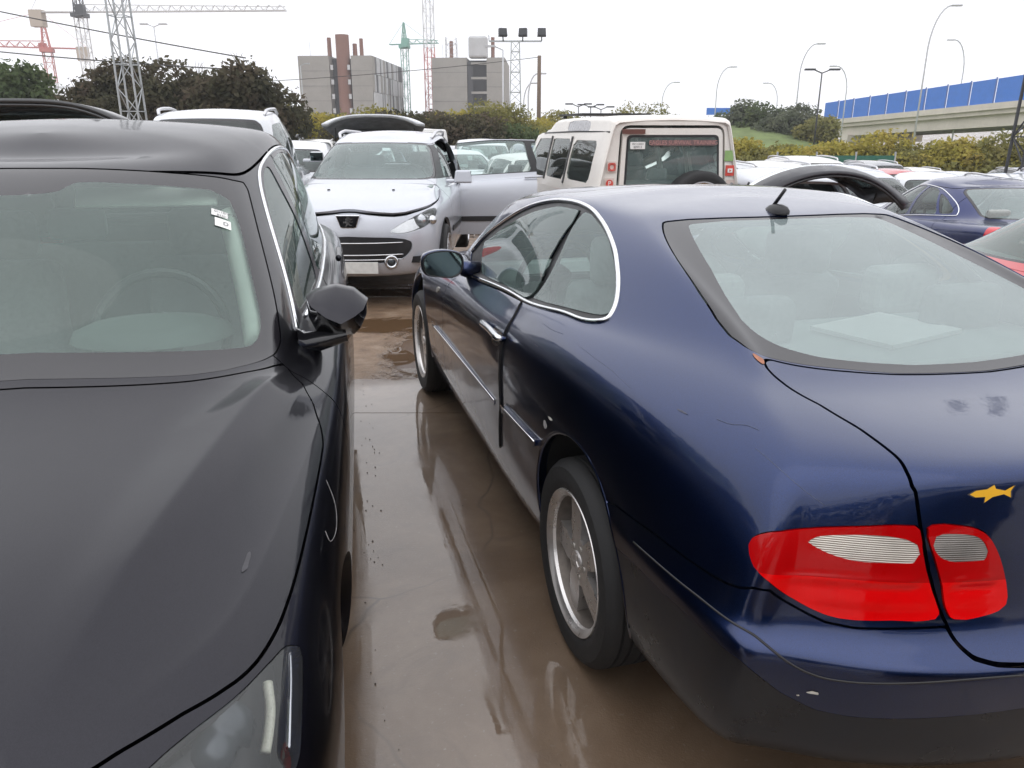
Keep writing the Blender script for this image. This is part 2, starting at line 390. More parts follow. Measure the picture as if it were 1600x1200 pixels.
# outlines of the graphite car on its body surface (u, v)
TG = {
 'ws': [(-0.1,10.22),(0.66,10.14),(1.39,10.04),(2.32,9.94),(4.05,9.85),(4.07,9.37),(4.04,8.68),(3.99,8.26),(4.24,7.79),(3.27,7.91),(2.52,7.95),(1.49,8.04),(0.65,8.1)],
 'ws_in': [(0.12,9.61),(0.68,9.64),(0.79,9.73),(0.9,9.81),(1.66,9.76),(3.11,9.66),(3.39,9.26),(3.39,8.68),(3.44,8.3),(3.23,8.13),(2.85,8.12),(1.6,8.22),(0.56,8.29)],
 'chrome': [(4.83,7.55),(4.54,7.95),(4.51,8.64),(4.5,9.3),(4.64,9.7),(5.02,9.91),(5.61,9.89),(6.28,9.7),(6.63,9.37),(7.23,8.95),(7.51,8.3),(6.74,8.24),(6.1,8.17)],
 'front_glass': [(4.88,9.8),(5.18,9.81),(5.36,9.38),(5.66,8.9),(5.99,8.4),(5.57,8.28),(4.99,7.93),(4.65,8.13),(4.53,8.66),(4.52,9.08),(4.58,9.45)],
 'rear_glass': [(5.53,9.79),(6.02,9.68),(6.51,9.34),(7.09,8.94),(7.45,8.51),(6.62,8.39),(6.18,8.42),(5.95,8.8),(5.67,9.32)],
 'hl': [(4.0,5.06),(4.1,4.8),(4.01,4.66),(3.76,4.39),(3.58,4.18),(3.27,4.6),(2.67,5.4),(2.81,5.43),(3.17,5.42),(3.68,5.3),(3.96,5.11)],
 'hood': [(5.48,5.54),(4.92,5.35),(4.5,5.21),(4.21,5.14),(4.02,5.07)],
 'drl': [(3.78,5.06),(3.69,4.86),(3.56,4.71),(3.44,4.6)],
 'mark': [(4.03,4.92),(3.92,4.76),(3.78,4.6),(3.6,4.38)],
 'proj': [(3.01,5.26)],
 'fender': [(3.68,4.22)],
 'scratch': [(4.97,5.14),(4.96,4.66),(4.86,4.5),(4.73,4.63),(4.72,4.85)],
 'dent': [(3.85,6.22)],
}
# ---------------------------------------------------------------- materials
MAT = {}
class NB:
    def __init__(s, name):
        s.m = bpy.data.materials.new(name); s.m.use_nodes = True; s.t = s.m.node_tree; s.t.nodes.clear()
        s.out = s.n('ShaderNodeOutputMaterial'); MAT[name] = s.m
    def n(s, t, ins=None, **k):
        o = s.t.nodes.new(t)
        for a, b in k.items(): setattr(o, a, b)
        for a, b in (ins or {}).items():
            if hasattr(b, 'is_output') and b.is_output: s.t.links.new(b, o.inputs[a])
            else: o.inputs[a].default_value = b
        return o
    def coord(s, kind='Object'): return s.n('ShaderNodeTexCoord').outputs[kind]
    def noise(s, scale, detail=4, rough=.55, vec=None, dist=0):
        return s.n('ShaderNodeTexNoise', {'Vector': vec or s.coord(), 'Scale': scale, 'Detail': detail, 'Roughness': rough, 'Distortion': dist}).outputs['Fac']
    def ramp(s, fac, stops):
        r = s.n('ShaderNodeValToRGB', {'Fac': fac}); e = r.color_ramp.elements
        while len(e) < len(stops): e.new(.5)
        for q, (p, c) in zip(e, stops):
            q.position = p; q.color = c if len(c) == 4 else (*c, 1)
        return r.outputs['Color']
    def g(s, fac, p0, v0, p1, v1):
        return s.n('ShaderNodeMapRange', {'Value': fac, 'From Min': p0, 'From Max': p1, 'To Min': v0, 'To Max': v1}).outputs['Result']
    def mixc(s, f, a, b, mode='MIX'):
        o = s.n('ShaderNodeMix', data_type='RGBA', blend_type=mode)
        for k, v in ((0, f), (6, a), (7, b)):
            if hasattr(v, 'is_output'): s.t.links.new(v, o.inputs[k])
            else: o.inputs[k].default_value = v if not isinstance(v, tuple) or len(v) == 4 else (*v, 1)
        return o.outputs[2]
    def math(s, op, a, b=0.):
        return s.n('ShaderNodeMath', {0: a, 1: b}, operation=op).outputs[0]
    def bump(s, h, strength=.2, dist=.01, normal=None):
        d = {'Height': h, 'Strength': strength, 'Distance': dist}
        if normal: d['Normal'] = normal
        return s.n('ShaderNodeBump', d).outputs['Normal']
    def pr(s, **k):
        p = s.n('ShaderNodeBsdfPrincipled')
        for a, b in k.items():
            a = a.replace('_', ' ')
            if a not in p.inputs: raise KeyError(a)
            if hasattr(b, 'is_output'): s.t.links.new(b, p.inputs[a])
            else: p.inputs[a].default_value = b if not isinstance(b, tuple) or len(b) == 4 else (*b, 1)
        return p
    def end(s, sh):
        s.t.links.new(sh.outputs[0], s.out.inputs['Surface']); return s.m

def paint(name, c, metallic=.4, rough=.35, dirt=.12, dirtc=(.30, .27, .24), coat=1., coat_rough=.03, drops=0., spec=.5, peel=0.):
    b = NB(name); v = b.coord()
    fl = b.n('ShaderNodeTexVoronoi', {'Vector': v, 'Scale': 1400.}).outputs['Color']
    flk = b.g(b.n('ShaderNodeSeparateColor', {'Color': fl}).outputs[0], 0, .75, 1, 1.3)
    base = b.mixc(1., (*c, 1), b.n('ShaderNodeCombineColor', {0: flk, 1: flk, 2: flk}).outputs[0], 'MULTIPLY')
    n1 = b.noise(3.2, 6, .62, v); n2 = b.noise(38, 4, .6, v)
    z = b.n('ShaderNodeSeparateXYZ', {'Vector': v}).outputs['Z']
    low = b.g(z, .15, 1., .75, .25)
    mud = b.math('MULTIPLY', b.math('MULTIPLY', b.g(n1, .40, 0, .75, 1), b.g(n2, .35, .3, .65, 1)), b.math('MULTIPLY', low, dirt))
    colr = b.mixc(mud, base, (*dirtc, 1))
    rg = b.math('ADD', b.math('MULTIPLY', mud, .5), b.g(n1, .3, rough - .03, .7, rough + .05))
    cr_ = b.math('ADD', b.g(n1, .35, coat_rough, .7, coat_rough + .025), b.math('MULTIPLY', mud, .5))
    k = dict(Base_Color=colr, Metallic=metallic, Roughness=rg, Coat_Weight=coat, Coat_Roughness=cr_, Specular_IOR_Level=spec)
    if peel:
        k['Coat_Normal'] = b.bump(b.math('ADD', b.noise(55, 2, .5, v), b.math('MULTIPLY', b.noise(420, 2, .5, v), .12)), peel, .01)
    if drops:
        vo = b.n('ShaderNodeTexVoronoi', {'Vector': v, 'Scale': 150., 'Randomness': 1.})
        thr = b.g(b.noise(26, 3, .6, v), .42, .02, .75, .32)
        h = b.math('MAXIMUM', b.math('SUBTRACT', thr, vo.outputs['Distance']), 0.)
        k['Coat_Normal'] = b.bump(h, drops, .004)
    return b.end(b.pr(**k))

def glass(name, tint=(.55, .66, .63), haze=.10, hazec=(.42, .47, .46), rough=.015, uneven=.5):
    """thin tinted pane; its pale film stands for dust, drizzle and reflected sky"""
    b = NB(name); v = b.coord()
    lw = b.n('ShaderNodeFresnel', {'IOR': 1.56})
    tr = b.n('ShaderNodeBsdfTransparent', {'Color': (*tint, 1)})
    gl = b.n('ShaderNodeBsdfGlossy', {'Color': (.97, 1, .99, 1), 'Roughness': rough})
    df = b.n('ShaderNodeBsdfDiffuse', {'Color': (*hazec, 1)})  # pale film colour also stands in for sky reflected in the pane
    hz = b.g(b.noise(2.2, 6, .65, v), .3, haze * (1 - uneven), .75, haze * (1 + uneven))
    m1 = b.n('ShaderNodeMixShader', {0: hz, 1: tr.outputs[0], 2: df.outputs[0]})
    m2 = b.n('ShaderNodeMixShader', {0: lw.outputs[0], 1: m1.outputs[0], 2: gl.outputs[0]})
    return b.end(m2)

def plain(name, c, rough=.5, metallic=0., var=.15, scale=12., coat=0., bump=0., bscale=200., spec=.5):
    b = NB(name); v = b.coord(); n = b.noise(scale, 5, .6, v)
    f = b.g(n, .3, 1 - var, .7, 1 + var)
    cc = b.mixc(1., (*c, 1), b.n('ShaderNodeCombineColor', {0: f, 1: f, 2: f}).outputs[0], 'MULTIPLY')
    k = dict(Base_Color=cc, Roughness=b.g(n, .3, max(rough - .06, .02), .7, min(rough + .08, 1)), Metallic=metallic, Specular_IOR_Level=spec)
    if coat: k.update(Coat_Weight=coat, Coat_Roughness=.03)
    if bump: k['Normal'] = b.bump(b.noise(bscale, 3, .6, v), bump, .004)
    return b.end(b.pr(**k))

paint('paint_navy', (.0095, .0235, .088), 1., .32, .10, (.06, .06, .07), spec=.12, coat_rough=.005, peel=.018)
paint('paint_graphite', (.013, .0125, .018), 1., .40, .04, (.08, .075, .075), coat=.62, coat_rough=.012, peel=.015)
paint('paint_silver', (.47, .49, .54), .35, .38, .10, (.33, .31, .29))
paint('paint_white', (.64, .63, .61), 0., .4, .3, (.36, .33, .28))
paint('paint_cold_white', (.63, .65, .68), 0., .4, .2, (.40, .38, .34))
paint('paint_cream', (.76, .725, .68), 0., .45, .35, (.36, .30, .24), coat=.5)
paint('paint_black', (.012, .013, .016), .1, .4, .2)
paint('paint_navy_far', (.014, .024, .10), 1., .36, .10)
paint('paint_red', (.42, .018, .025), .1, .4, .15)
paint('paint_grey', (.20, .21, .23), .5, .4, .2)
paint('paint_blue', (.10, .20, .36), .3, .4, .2)
glass('glass_clear', (.78, .88, .85), .06); glass('glass_haze', (.84, .96, .91), .13, (.38, .53, .48), uneven=.15); glass('glass_film', (.80, .92, .89), .22, (.42, .54, .53), uneven=.25)
glass('glass_rear', (.72, .82, .80), .36, (.46, .55, .55), uneven=.15); glass('glass_dark', (.10, .13, .13), .05)
glass('glass_lamp', (.93, .94, .95), .04, (.5, .5, .5))
plain('frit', (.014, .013, .016), .12, 0, .05, spec=.7)
plain('rubber', (.018, .018, .019), .72, 0, .25, 30, bump=.2, bscale=120)
plain('trim_black', (.014, .014, .016), .42, 0, .2, 40)
plain('trim_gloss', (.010, .010, .012), .12, 0, .1, 20, coat=.6)
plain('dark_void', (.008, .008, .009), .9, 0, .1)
plain('chrome', (.75, .76, .78), .10, 1., .08)
plain('alloy', (.66, .64, .63), .30, .8, .12, 25)
plain('alloy_clean', (.60, .60, .62), .3, .85, .1, 25)
plain('steel_galv', (.40, .42, .43), .5, .6, .15, 6)
plain('fabric_grey', (.10, .105, .11), .9, 0, .2, 60)
plain('fabric_light', (.34, .36, .35), .9, 0, .15, 60)
plain('dash_grey', (.10, .105, .11), .6, 0, .12, 30)
plain('dash_pale', (.26, .30, .29), .75, 0, .15, 8)  # pale dash colour also stands in for reflections in the glass
plain('lamp_red', (.62, .004, .006), .16, 0, .12, 14, coat=1.)
plain('lamp_red_far', (.55, .02, .03), .2, 0, .1, 14, coat=.6)
plain('reflector', (.82, .82, .82), .16, .9, .05)
plain('lamp_house', (.012, .013, .015), .35, .2, .1)
plain('lamp_amber', (.70, .22, .03), .2, 0, .1, coat=.5)
plain('plate_white', (.62, .62, .60), .45, 0, .1, 20)
plain('sticker_white', (.80, .80, .78), .5, 0, .05)
plain('ink', (.05, .05, .06), .6, 0, .05)

plain('chrome_dull', (.62, .63, .65), .16, 1., .08)
plain('mirror_glass', (.13, .18, .175), .03, 1., .05)
plain('sticker_yellow', (.75, .40, .02), .4, 0, .08)
plain('scrape_white', (.55, .54, .50), .6, 0, .4, 90); plain('scrape_dull', (.05, .055, .09), .5, 0, .4, 90); plain('scrape_grey', (.28, .27, .27), .6, 0, .5, 60)
plain('rust', (.30, .13, .08), .8, 0, .4, 50)
def lens(name, c, rough=.12, scale=220., trans=0.):
    """moulded lamp lens: fine horizontal ribs under a glossy skin"""
    b = NB(name); v = b.coord()
    w = b.n('ShaderNodeTexWave', {'Vector': v, 'Scale': scale, 'Distortion': .3, 'Detail': 1.}, bands_direction='Z').outputs['Fac']
    n = b.noise(9, 3, .5, v)
    cc = b.mixc(b.g(n, .35, 0, .7, 1), (*c, 1), tuple(q * .55 for q in c))
    return b.end(b.pr(Base_Color=cc, Roughness=.35, Coat_Weight=1., Coat_Roughness=.02, Normal=b.bump(w, .45, .003), Metallic=trans))
lens('lens_red_old', (.80, .006, .008));
plain('lens_ruby', (.70, .001, .002), .30, 0, .06, 6, coat=.55, spec=.05); plain('lens_ruby_deep', (.40, .001, .002), .30, 0, .06, 6, coat=.6, spec=.05)

def lens_glass(name, tint, haze=.05, rib=.22):
    b = NB(name); v = b.coord()
    w = b.n('ShaderNodeTexWave', {'Vector': v, 'Scale': 95., 'Distortion': .2, 'Detail': 1.}, bands_direction='Z').outputs['Fac']
    tr = b.n('ShaderNodeBsdfTransparent', {'Color': (*tint, 1)}); df = b.n('ShaderNodeBsdfDiffuse', {'Color': (*tuple(q * .8 for q in tint), 1)})
    gl = b.n('ShaderNodeBsdfGlossy', {'Color': (1, 1, 1, 1), 'Roughness': .03})
    m1 = b.n('ShaderNodeMixShader', {0: b.g(w, 0, haze, 1, haze + rib), 1: tr.outputs[0], 2: df.outputs[0]})
    fr = b.n('ShaderNodeFresnel', {'IOR': 1.46})
    return b.end(b.n('ShaderNodeMixShader', {0: fr.outputs[0], 1: m1.outputs[0], 2: gl.outputs[0]}))
lens_glass('lens_red', (.97, .006, .008), .26, .08); lens_glass('lens_white', (.86, .85, .82), .06)
lens('lens_clear', (.60, .56, .50), scale=75., trans=.65)

plain('led_strip', (.75, .76, .62), .3, 0, .1, 200); plain('visor', (.84, .87, .80), .8, 0, .06)
plain('lens_dark', (.06, .07, .08), .22, .3, .1); plain('scuff_dull', (.045, .044, .05), .6, 0, .3, 60)
plain('roof_light', (.36, .36, .38), .25, 0, .08, coat=.5); plain('rust_brown', (.13, .05, .04), .7, 0, .2); plain('rust_gold', (.30, .17, .05), .7, 0, .5, 40)
plain('banner_brown', (.16, .10, .10), .5); plain('banner_pink', (.50, .26, .24), .5); plain('sticker_pale', (.66, .55, .50), .5); plain('sticker_red', (.62, .07, .05), .45)
plain('sticker_green', (.24, .38, .14), .5); plain('sticker_grey', (.30, .31, .32), .5); plain('lining_grey', (.22, .23, .23), .8, 0, .3, 6); plain('net_green', (.03, .13, .09), .8, 0, .2)

plain('bowl_white', (.86, .84, .80), .28, .35, .06); plain('bowl_grey', (.42, .40, .37), .3, .5, .1)

plain('trim_gate', (.018, .018, .024), .32, 0, .15, 10)

lens('lens_smoke', (.26, .245, .225), scale=75., trans=.5)
plain('fabric_mid', (.17, .18, .18), .9, 0, .2, 60)
plain('dash_mid', (.10, .12, .115), .8, 0, .1)
plain('scrape_blue', (.07, .085, .14), .6, 0, .4, 120)
plain('valance', (.006, .008, .012), .30, 0, .35, 9); plain('alloy_dusty', (.20, .175, .155), .5, .5, .25, 30)  # barrel alloy: brown dust, also darkened for the shade inside the rim
# ---------------------------------------------------------------- object helpers
def mesh_from(name, P, F, N=None, smooth=True):
    me = bpy.data.meshes.new(name)
    P = np.asarray(P, np.float32)
    if isinstance(F, np.ndarray):
        k = F.shape[1]; n = len(F)
        me.vertices.add(len(P)); me.vertices.foreach_set('co', P.ravel())
        me.loops.add(n * k); me.loops.foreach_set('vertex_index', F.astype(np.int32).ravel())
        me.polygons.add(n); me.polygons.foreach_set('loop_start', np.arange(0, n * k, k, dtype=np.int32))
        if hasattr(me.polygons[0] if n else None, 'loop_total'):
            try: me.polygons.foreach_set('loop_total', np.full(n, k, np.int32))
            except Exception: pass
        me.update(calc_edges=True); me.validate()
    else:
        me.from_pydata([tuple(p) for p in P], [], F); me.update()
    if smooth: me.polygons.foreach_set('use_smooth', np.ones(len(me.polygons), bool))
    if N is not None and len(me.vertices) == len(N):
        me.normals_split_custom_set_from_vertices(np.asarray(N, float).tolist())
    return me

def link(name, me, mat, parent=None, mats=None):
    o = bpy.data.objects.new(name, me); col.objects.link(o)
    if mats:
        for m in mats: me.materials.append(MAT[m])
    elif mat and not me.materials: me.materials.append(MAT[mat])
    if parent: o.parent = parent
    return o

def part(name, M, mat, parent, lip=.018, out=0., both=True):
    """link a clipped surface piece; both -> with its mirror image in one mesh (centre panels)"""
    if not len(M.F): return None
    L = lipped(M, lip, out)
    if both: L = join(L, mirror(L))
    return link(name, mesh_from(name, L.P, L.F, L.N), mat, parent)

def part2(name, M, mat, parent, lip=.018, out=0.):
    """a left and a right object"""
    if not len(M.F): return []
    L = lipped(M, lip, out); r = []
    for q in (L, mirror(L)):
        r.append(link(name, mesh_from(name, q.P, q.F, q.N), mat, parent))
    return r

def thing(name, label, cat, loc=(0, 0, 0), rz=0, group=None):
    o = bpy.data.objects.new(name, None); col.objects.link(o); o.empty_display_size = .2
    o.location = loc; o.rotation_euler = (0, 0, rz); return tag(o, label, cat, group)

def tag(o, label=None, cat=None, group=None, kind=None):
    if label: o['label'] = label
    if cat: o['category'] = cat
    if group: o['group'] = group
    if kind: o['kind'] = kind
    return o

def holder(name, parent, loc=(0, 0, 0)):
    o = bpy.data.objects.new(name, None); col.objects.link(o); o.parent = parent; o.location = loc; o.empty_display_size = .05
    return o

class MB:
    """collects simple solids into one mesh"""
    def __init__(s): s.v = []; s.f = []
    def add(s, v, f):
        k = len(s.v); s.v += [tuple(map(float, p)) for p in v]; s.f += [tuple(i + k for i in q) for q in f]; return s
    def box(s, c, d, rot=None, taper=1.):
        x, y, z = (q / 2 for q in d)
        v = [(-x, -y, -z), (x, -y, -z), (x, y, -z), (-x, y, -z), (-x*taper, -y*taper, z), (x*taper, -y*taper, z), (x*taper, y*taper, z), (-x*taper, y*taper, z)]
        if rot is not None: v = [rot @ Vector(p) for p in v]
        v = [(p[0] + c[0], p[1] + c[1], p[2] + c[2]) for p in v]
        return s.add(v, [(3, 2, 1, 0), (4, 5, 6, 7), (0, 1, 5, 4), (1, 2, 6, 5), (2, 3, 7, 6), (3, 0, 4, 7)])
    def bar(s, a, b, w, h=None, up=(0, 0, 1)):
        a = Vector(a); b = Vector(b); d = b - a; L = d.length
        if L < 1e-6: return s
        d /= L; u = Vector(up)
        if abs(d.dot(u)) > .98: u = Vector((1, 0, 0))
        x = d.cross(u).normalized(); y = x.cross(d); h = h or w
        v = []
        for p in (a, b):
            for i, j in ((-1, -1), (1, -1), (1, 1), (-1, 1)): v.append(p + x * i * w / 2 + y * j * h / 2)
        return s.add(v, [(0, 1, 2, 3), (7, 6, 5, 4), (0, 4, 5, 1), (1, 5, 6, 2), (2, 6, 7, 3), (3, 7, 4, 0)])
    def tube(s, pts, r, n=8, cap=True, closed=False):
        pts = [Vector(p) for p in pts]; m = len(pts); rr = r if hasattr(r, '__len__') else [r] * m
        rings = []; x = None
        for i, p in enumerate(pts):
            if closed: d = pts[(i + 1) % m] - pts[i - 1]
            else: d = pts[min(i + 1, m - 1)] - pts[max(i - 1, 0)]
            d = d.normalized() if d.length > 1e-9 else Vector((0, 0, 1))
            if x is None:
                u = Vector((0, 0, 1)) if abs(d.z) < .9 else Vector((1, 0, 0)); x = d.cross(u).normalized()
            else:
                x = (x - d * x.dot(d)); x = x.normalized() if x.length > 1e-6 else d.orthogonal().normalized()
            y = d.cross(x)
            rings.append([p + (x * math.cos(a) + y * math.sin(a)) * rr[i] for a in (2 * math.pi * k / n for k in range(n))])
        v = [q for g in rings for q in g]; f = []
        for i in range(m if closed else m - 1):
            i2 = (i + 1) % m
            for k in range(n): f.append((i * n + k, i * n + (k + 1) % n, i2 * n + (k + 1) % n, i2 * n + k))
        if cap and not closed: f += [tuple(range(n))[::-1], tuple((m - 1) * n + k for k in range(n))]
        return s.add(v, f)
    def lathe(s, prof, c=(0, 0, 0), axis='y', n=32, a0=0, a1=2 * math.pi):
        full = abs(a1 - a0 - 2 * math.pi) < 1e-6; m = n if full else n + 1; v = []
        for k in range(m):
            a = a0 + (a1 - a0) * k / n; ca, sa = math.cos(a), math.sin(a)
            for r, h in prof:
                p = {'y': (r * ca, h, r * sa), 'z': (r * ca, r * sa, h), 'x': (h, r * ca, r * sa)}[axis]
                v.append((p[0] + c[0], p[1] + c[1], p[2] + c[2]))
        f = []; q = len(prof)
        for k in range(n):
            k2 = (k + 1) % m
            for j in range(q - 1): f.append((k * q + j, k * q + j + 1, k2 * q + j + 1, k2 * q + j))
        return s.add(v, f)
    def prism(s, poly, h0, h1, axis='z'):
        n = len(poly); mk = {'z': lambda a, b, h: (a, b, h), 'y': lambda a, b, h: (a, h, b), 'x': lambda a, b, h: (h, a, b)}[axis]
        v = [mk(a, b, h0) for a, b in poly] + [mk(a, b, h1) for a, b in poly]
        f = [tuple(range(n))[::-1], tuple(range(n, 2 * n))] + [(i, (i + 1) % n, n + (i + 1) % n, n + i) for i in range(n)]
        return s.add(v, f)
    def build(s, name, mat, parent=None, smooth=False, bevel=0., seg=2, loc=None, rot=None, sub=0, auto=None):
        me = bpy.data.meshes.new(name); me.from_pydata(s.v, [], s.f); me.update()
        if bevel or sub or True:
            import bmesh
            bm = bmesh.new(); bm.from_mesh(me)
            bmesh.ops.recalc_face_normals(bm, faces=bm.faces)
            bm.to_mesh(me); bm.free()
        if smooth or sub: me.polygons.foreach_set('use_smooth', np.ones(len(me.polygons), bool))
        if auto is not None:
            me.polygons.foreach_set('use_smooth', np.ones(len(me.polygons), bool)); me.set_sharp_from_angle(angle=R(auto))
        o = link(name, me, mat, parent)
        if bevel:
            m = o.modifiers.new('bevel', 'BEVEL'); m.width = bevel; m.segments = seg; m.limit_method = 'ANGLE'
        if sub:
            m = o.modifiers.new('sub', 'SUBSURF'); m.levels = sub; m.render_levels = sub
        if loc is not None: o.location = loc
        if rot is not None: o.rotation_euler = rot
        return o

def copy_tree(o, parent=None):
    c = o.copy(); col.objects.link(c); c.parent = parent
    for ch in list(o.children): copy_tree(ch, c)
    return c
# ---------------------------------------------------------------- wheels, seats and other car fittings
_cache = {}
def cached(key, fn):
    if key not in _cache: _cache[key] = fn()
    return _cache[key]

def build_mesh(mb, name, mat, auto=35, bevel=0):
    o = mb.build(name, mat, None, auto=auto); me = o.data; bpy.data.objects.remove(o); return me

def tyre_mesh(r, w, rr, fine):
    h = w / 2
    p = [(rr, h * .80), (rr + .012, h * .93), (rr + .4 * (r - rr), h), (rr + .75 * (r - rr), h * .97), (r - .012, h * .86), (r - .002, h * .72)]
    if fine:
        for k in (.45, .15):
            p += [(r, h * (k + .12)), (r - .008, h * (k + .10)), (r - .008, h * (k + .04)), (r, h * (k + .02))]
    p = p + [(a, -b) for a, b in p[::-1]]
    mb = MB().lathe(p, n=72 if fine else 28)
    return build_mesh(mb, 'tyre', 'rubber')

def star_rim_mesh(rr, mat='alloy', n=5, rot=0., hubr=.30, wtip=.36, wbase=.40, depth=.012):
    """deep-lipped alloy wheel with broad flat spokes"""
    mb = MB()
    mb.lathe([(rr * .915, .058), (rr * .93, .068), (rr * .985, .078), (rr * 1.03, .082), (rr * 1.045, .074), (rr * 1.02, .062)], n=72)
    # spokes: outline built per sector so that the webs between them are rounded
    out = []
    for k in range(n):
        a = rot + 2 * math.pi * k / n; s2 = math.pi / n
        ro = rr * .90
        wa = wtip * rr / 2 / ro; wb_ = wbase * rr / 2
        def pt(rad, lat): return (rad * math.cos(a) - lat * math.sin(a), rad * math.sin(a) + lat * math.cos(a))
        seg = [pt(ro, -ro * wa), pt(ro, 0), pt(ro, ro * wa), pt(rr * .66, wb_ * .92), pt(rr * .50, wb_ * 1.02)]
        b = a + s2; web = rr * .36
        seg += [(web * math.cos(b - .16), web * math.sin(b - .16)), (web * .97 * math.cos(b), web * .97 * math.sin(b)), (web * math.cos(b + .16), web * math.sin(b + .16))]
        a2 = a + 2 * s2; a_ = a; a = a2
        seg += [pt(rr * .50, -wb_ * 1.02), pt(rr * .66, -wb_ * .92)]
        a = a_
        out += seg
    m = len(out)
    def face_y(x, z):
        q = math.hypot(x, z) / rr
        return depth + .045 - .012 * min(1, max(0, (q - .25) / .6))
    v = [(x, face_y(x, z), z) for x, z in out] + [(x * .985, face_y(x, z) - .012, z * .985) for x, z in out] + [(x * .97, depth - .03, z * .97) for x, z in out]
    c = len(v); v += [(0, depth + .047, 0)]
    f = [(c, i, (i + 1) % m) for i in range(m)]
    for L in (0, 1): f += [(L * m + i, L * m + m + i, L * m + m + (i + 1) % m, L * m + (i + 1) % m) for i in range(m)]
    mb.add(v, f)
    mb.lathe([(.0, depth + .050), (.030, depth + .0495), (.033, depth + .046), (.033, depth + .03)], n=24)
    for k in range(3):
        a = math.pi / 2 + k * 2 * math.pi / 3
        mb.bar((0, depth + .050, 0), (.022 * math.cos(a), depth + .050, .022 * math.sin(a)), .006, .004, (0, 1, 0))
    return build_mesh(mb, 'rim', mat, 30)

def disc_rim_mesh(rr, mat='alloy_clean', n=5):
    mb = MB().lathe([(rr * .98, -.06), (rr * .9, -.04), (rr * .9, .03), (rr * .97, .06), (rr * 1.03, .06), (rr * 1.03, .05)], n=28)
    for k in range(n):
        a = 2 * math.pi * k / n + .3
        mb.bar((rr * .1 * math.cos(a), .035, rr * .1 * math.sin(a)), (rr * .93 * math.cos(a), .03, rr * .93 * math.sin(a)), rr * .30, .03, (0, 1, 0))
    mb.lathe([(0, .056), (rr * .2, .055), (rr * .25, .03)], n=16)
    return build_mesh(mb, 'rim', mat, 30)

def well_mesh(r):
    rr_ = r * .672
    mb = MB().lathe([(.0, -.03), (r * .42, -.03), (r * .43, -.05), (rr_ * .93, -.055), (rr_ * .93, .035), (rr_, .035), (rr_, -.10), (0, -.10)], n=32)  # black disc and ring stand in for the shade behind the spokes
    return build_mesh(mb, 'brake_disc_shade', 'dark_void')

def wheel(parent, x, y, r, w, rim='disc', side=1, fine=False, steer=0):
    h = holder('wheel', parent, (x, side * y, r)); h.rotation_euler = (0, 0, (0 if side > 0 else math.pi) + steer)
    rr = r * .685
    t = bpy.data.objects.new('tyre', cached(('ty', r, w, fine), lambda: tyre_mesh(r, w, rr, fine))); col.objects.link(t); t.parent = h
    fn = (lambda: star_rim_mesh(rr)) if rim == 'star' else (lambda: disc_rim_mesh(rr))
    q = bpy.data.objects.new('rim', cached(('ri', r, rim), fn)); col.objects.link(q); q.parent = h
    q.location = (0, w / 2 - (.088 if rim == 'star' else .055), 0)
    if rim == 'star':
        bo = MB()
        for k in range(5):
            a = math.pi / 2 + .35 + 2 * math.pi * k / 5
            bo.lathe([(0, .001), (.010, .001), (.010, -.01)], (.050 * math.cos(a), .0575, .050 * math.sin(a)), n=12)
        ba = bpy.data.objects.new('barrel', cached(('ba', r), lambda: build_mesh(MB().lathe([(rr * .86, -.02), (rr * .875, .012), (rr * .885, .03), (rr * .915, .058), (rr * .93, .050)], n=48), 'barrel', 'alloy_dusty'))); col.objects.link(ba); ba.parent = h; ba.location = q.location
        b = bo.build('bolt_recess', 'bowl_grey', h); b.location = q.location; b['kind'] = 'stuff'
        vlv = MB().tube([(-.115, .03, -.06), (-.098, .045, -.055)], .006, 8).build('valve', 'dark_void', h); vlv.location = q.location
    d = bpy.data.objects.new('brake_disc_shade', cached(('we', r), lambda: well_mesh(r))); col.objects.link(d); d.parent = h
    return h

def seat_mesh(mat, rear=False):
    mb = MB()
    if rear:
        mb.box((0, 0, .10), (.50, 1.24, .20)); mb.box((-.27, 0, .42), (.16, 1.26, .56), Matrix.Rotation(R(-14), 3, 'Y'))
        for y in (-.36, .36): mb.box((-.37, y, .78), (.09, .26, .15))
    else:
        mb.box((0, 0, .10), (.50, .48, .20)); mb.box((-.28, 0, .44), (.16, .47, .62), Matrix.Rotation(R(-16), 3, 'Y'), .86)
        mb.box((-.39, 0, .83), (.10, .27, .18))
    import bmesh
    me = bpy.data.meshes.new('seat'); me.from_pydata(mb.v, [], mb.f)
    bm = bmesh.new(); bm.from_mesh(me); bmesh.ops.recalc_face_normals(bm, faces=bm.faces)
    bmesh.ops.bevel(bm, geom=bm.edges[:], offset=.045, segments=3, affect='EDGES', profile=.6)
    bm.to_mesh(me); bm.free(); me.polygons.foreach_set('use_smooth', np.ones(len(me.polygons), bool)); me.materials.append(MAT[mat]); return me

def seat(parent, x, y, z, mat='fabric_grey', rear=False):
    o = bpy.data.objects.new('rear_seat' if rear else 'seat', cached(('se', mat, rear), lambda: seat_mesh(mat, rear))); col.objects.link(o); o.parent = parent; o.location = (x, y, z); return o

def steer_mesh():
    mb = MB().tube([(.0, .185 * math.cos(a), .185 * math.sin(a)) for a in np.linspace(0, 2 * math.pi, 28, endpoint=False)], .015, 8, closed=True)
    for a in (0, math.pi, -math.pi / 2): mb.bar((0, 0, 0), (0, .18 * math.cos(a), .18 * math.sin(a)), .03, .02, (1, 0, 0))
    mb.lathe([(0, .03), (.06, .02), (.07, -.02)], axis='x', n=16)
    return build_mesh(mb, 'steering_wheel', 'trim_black')

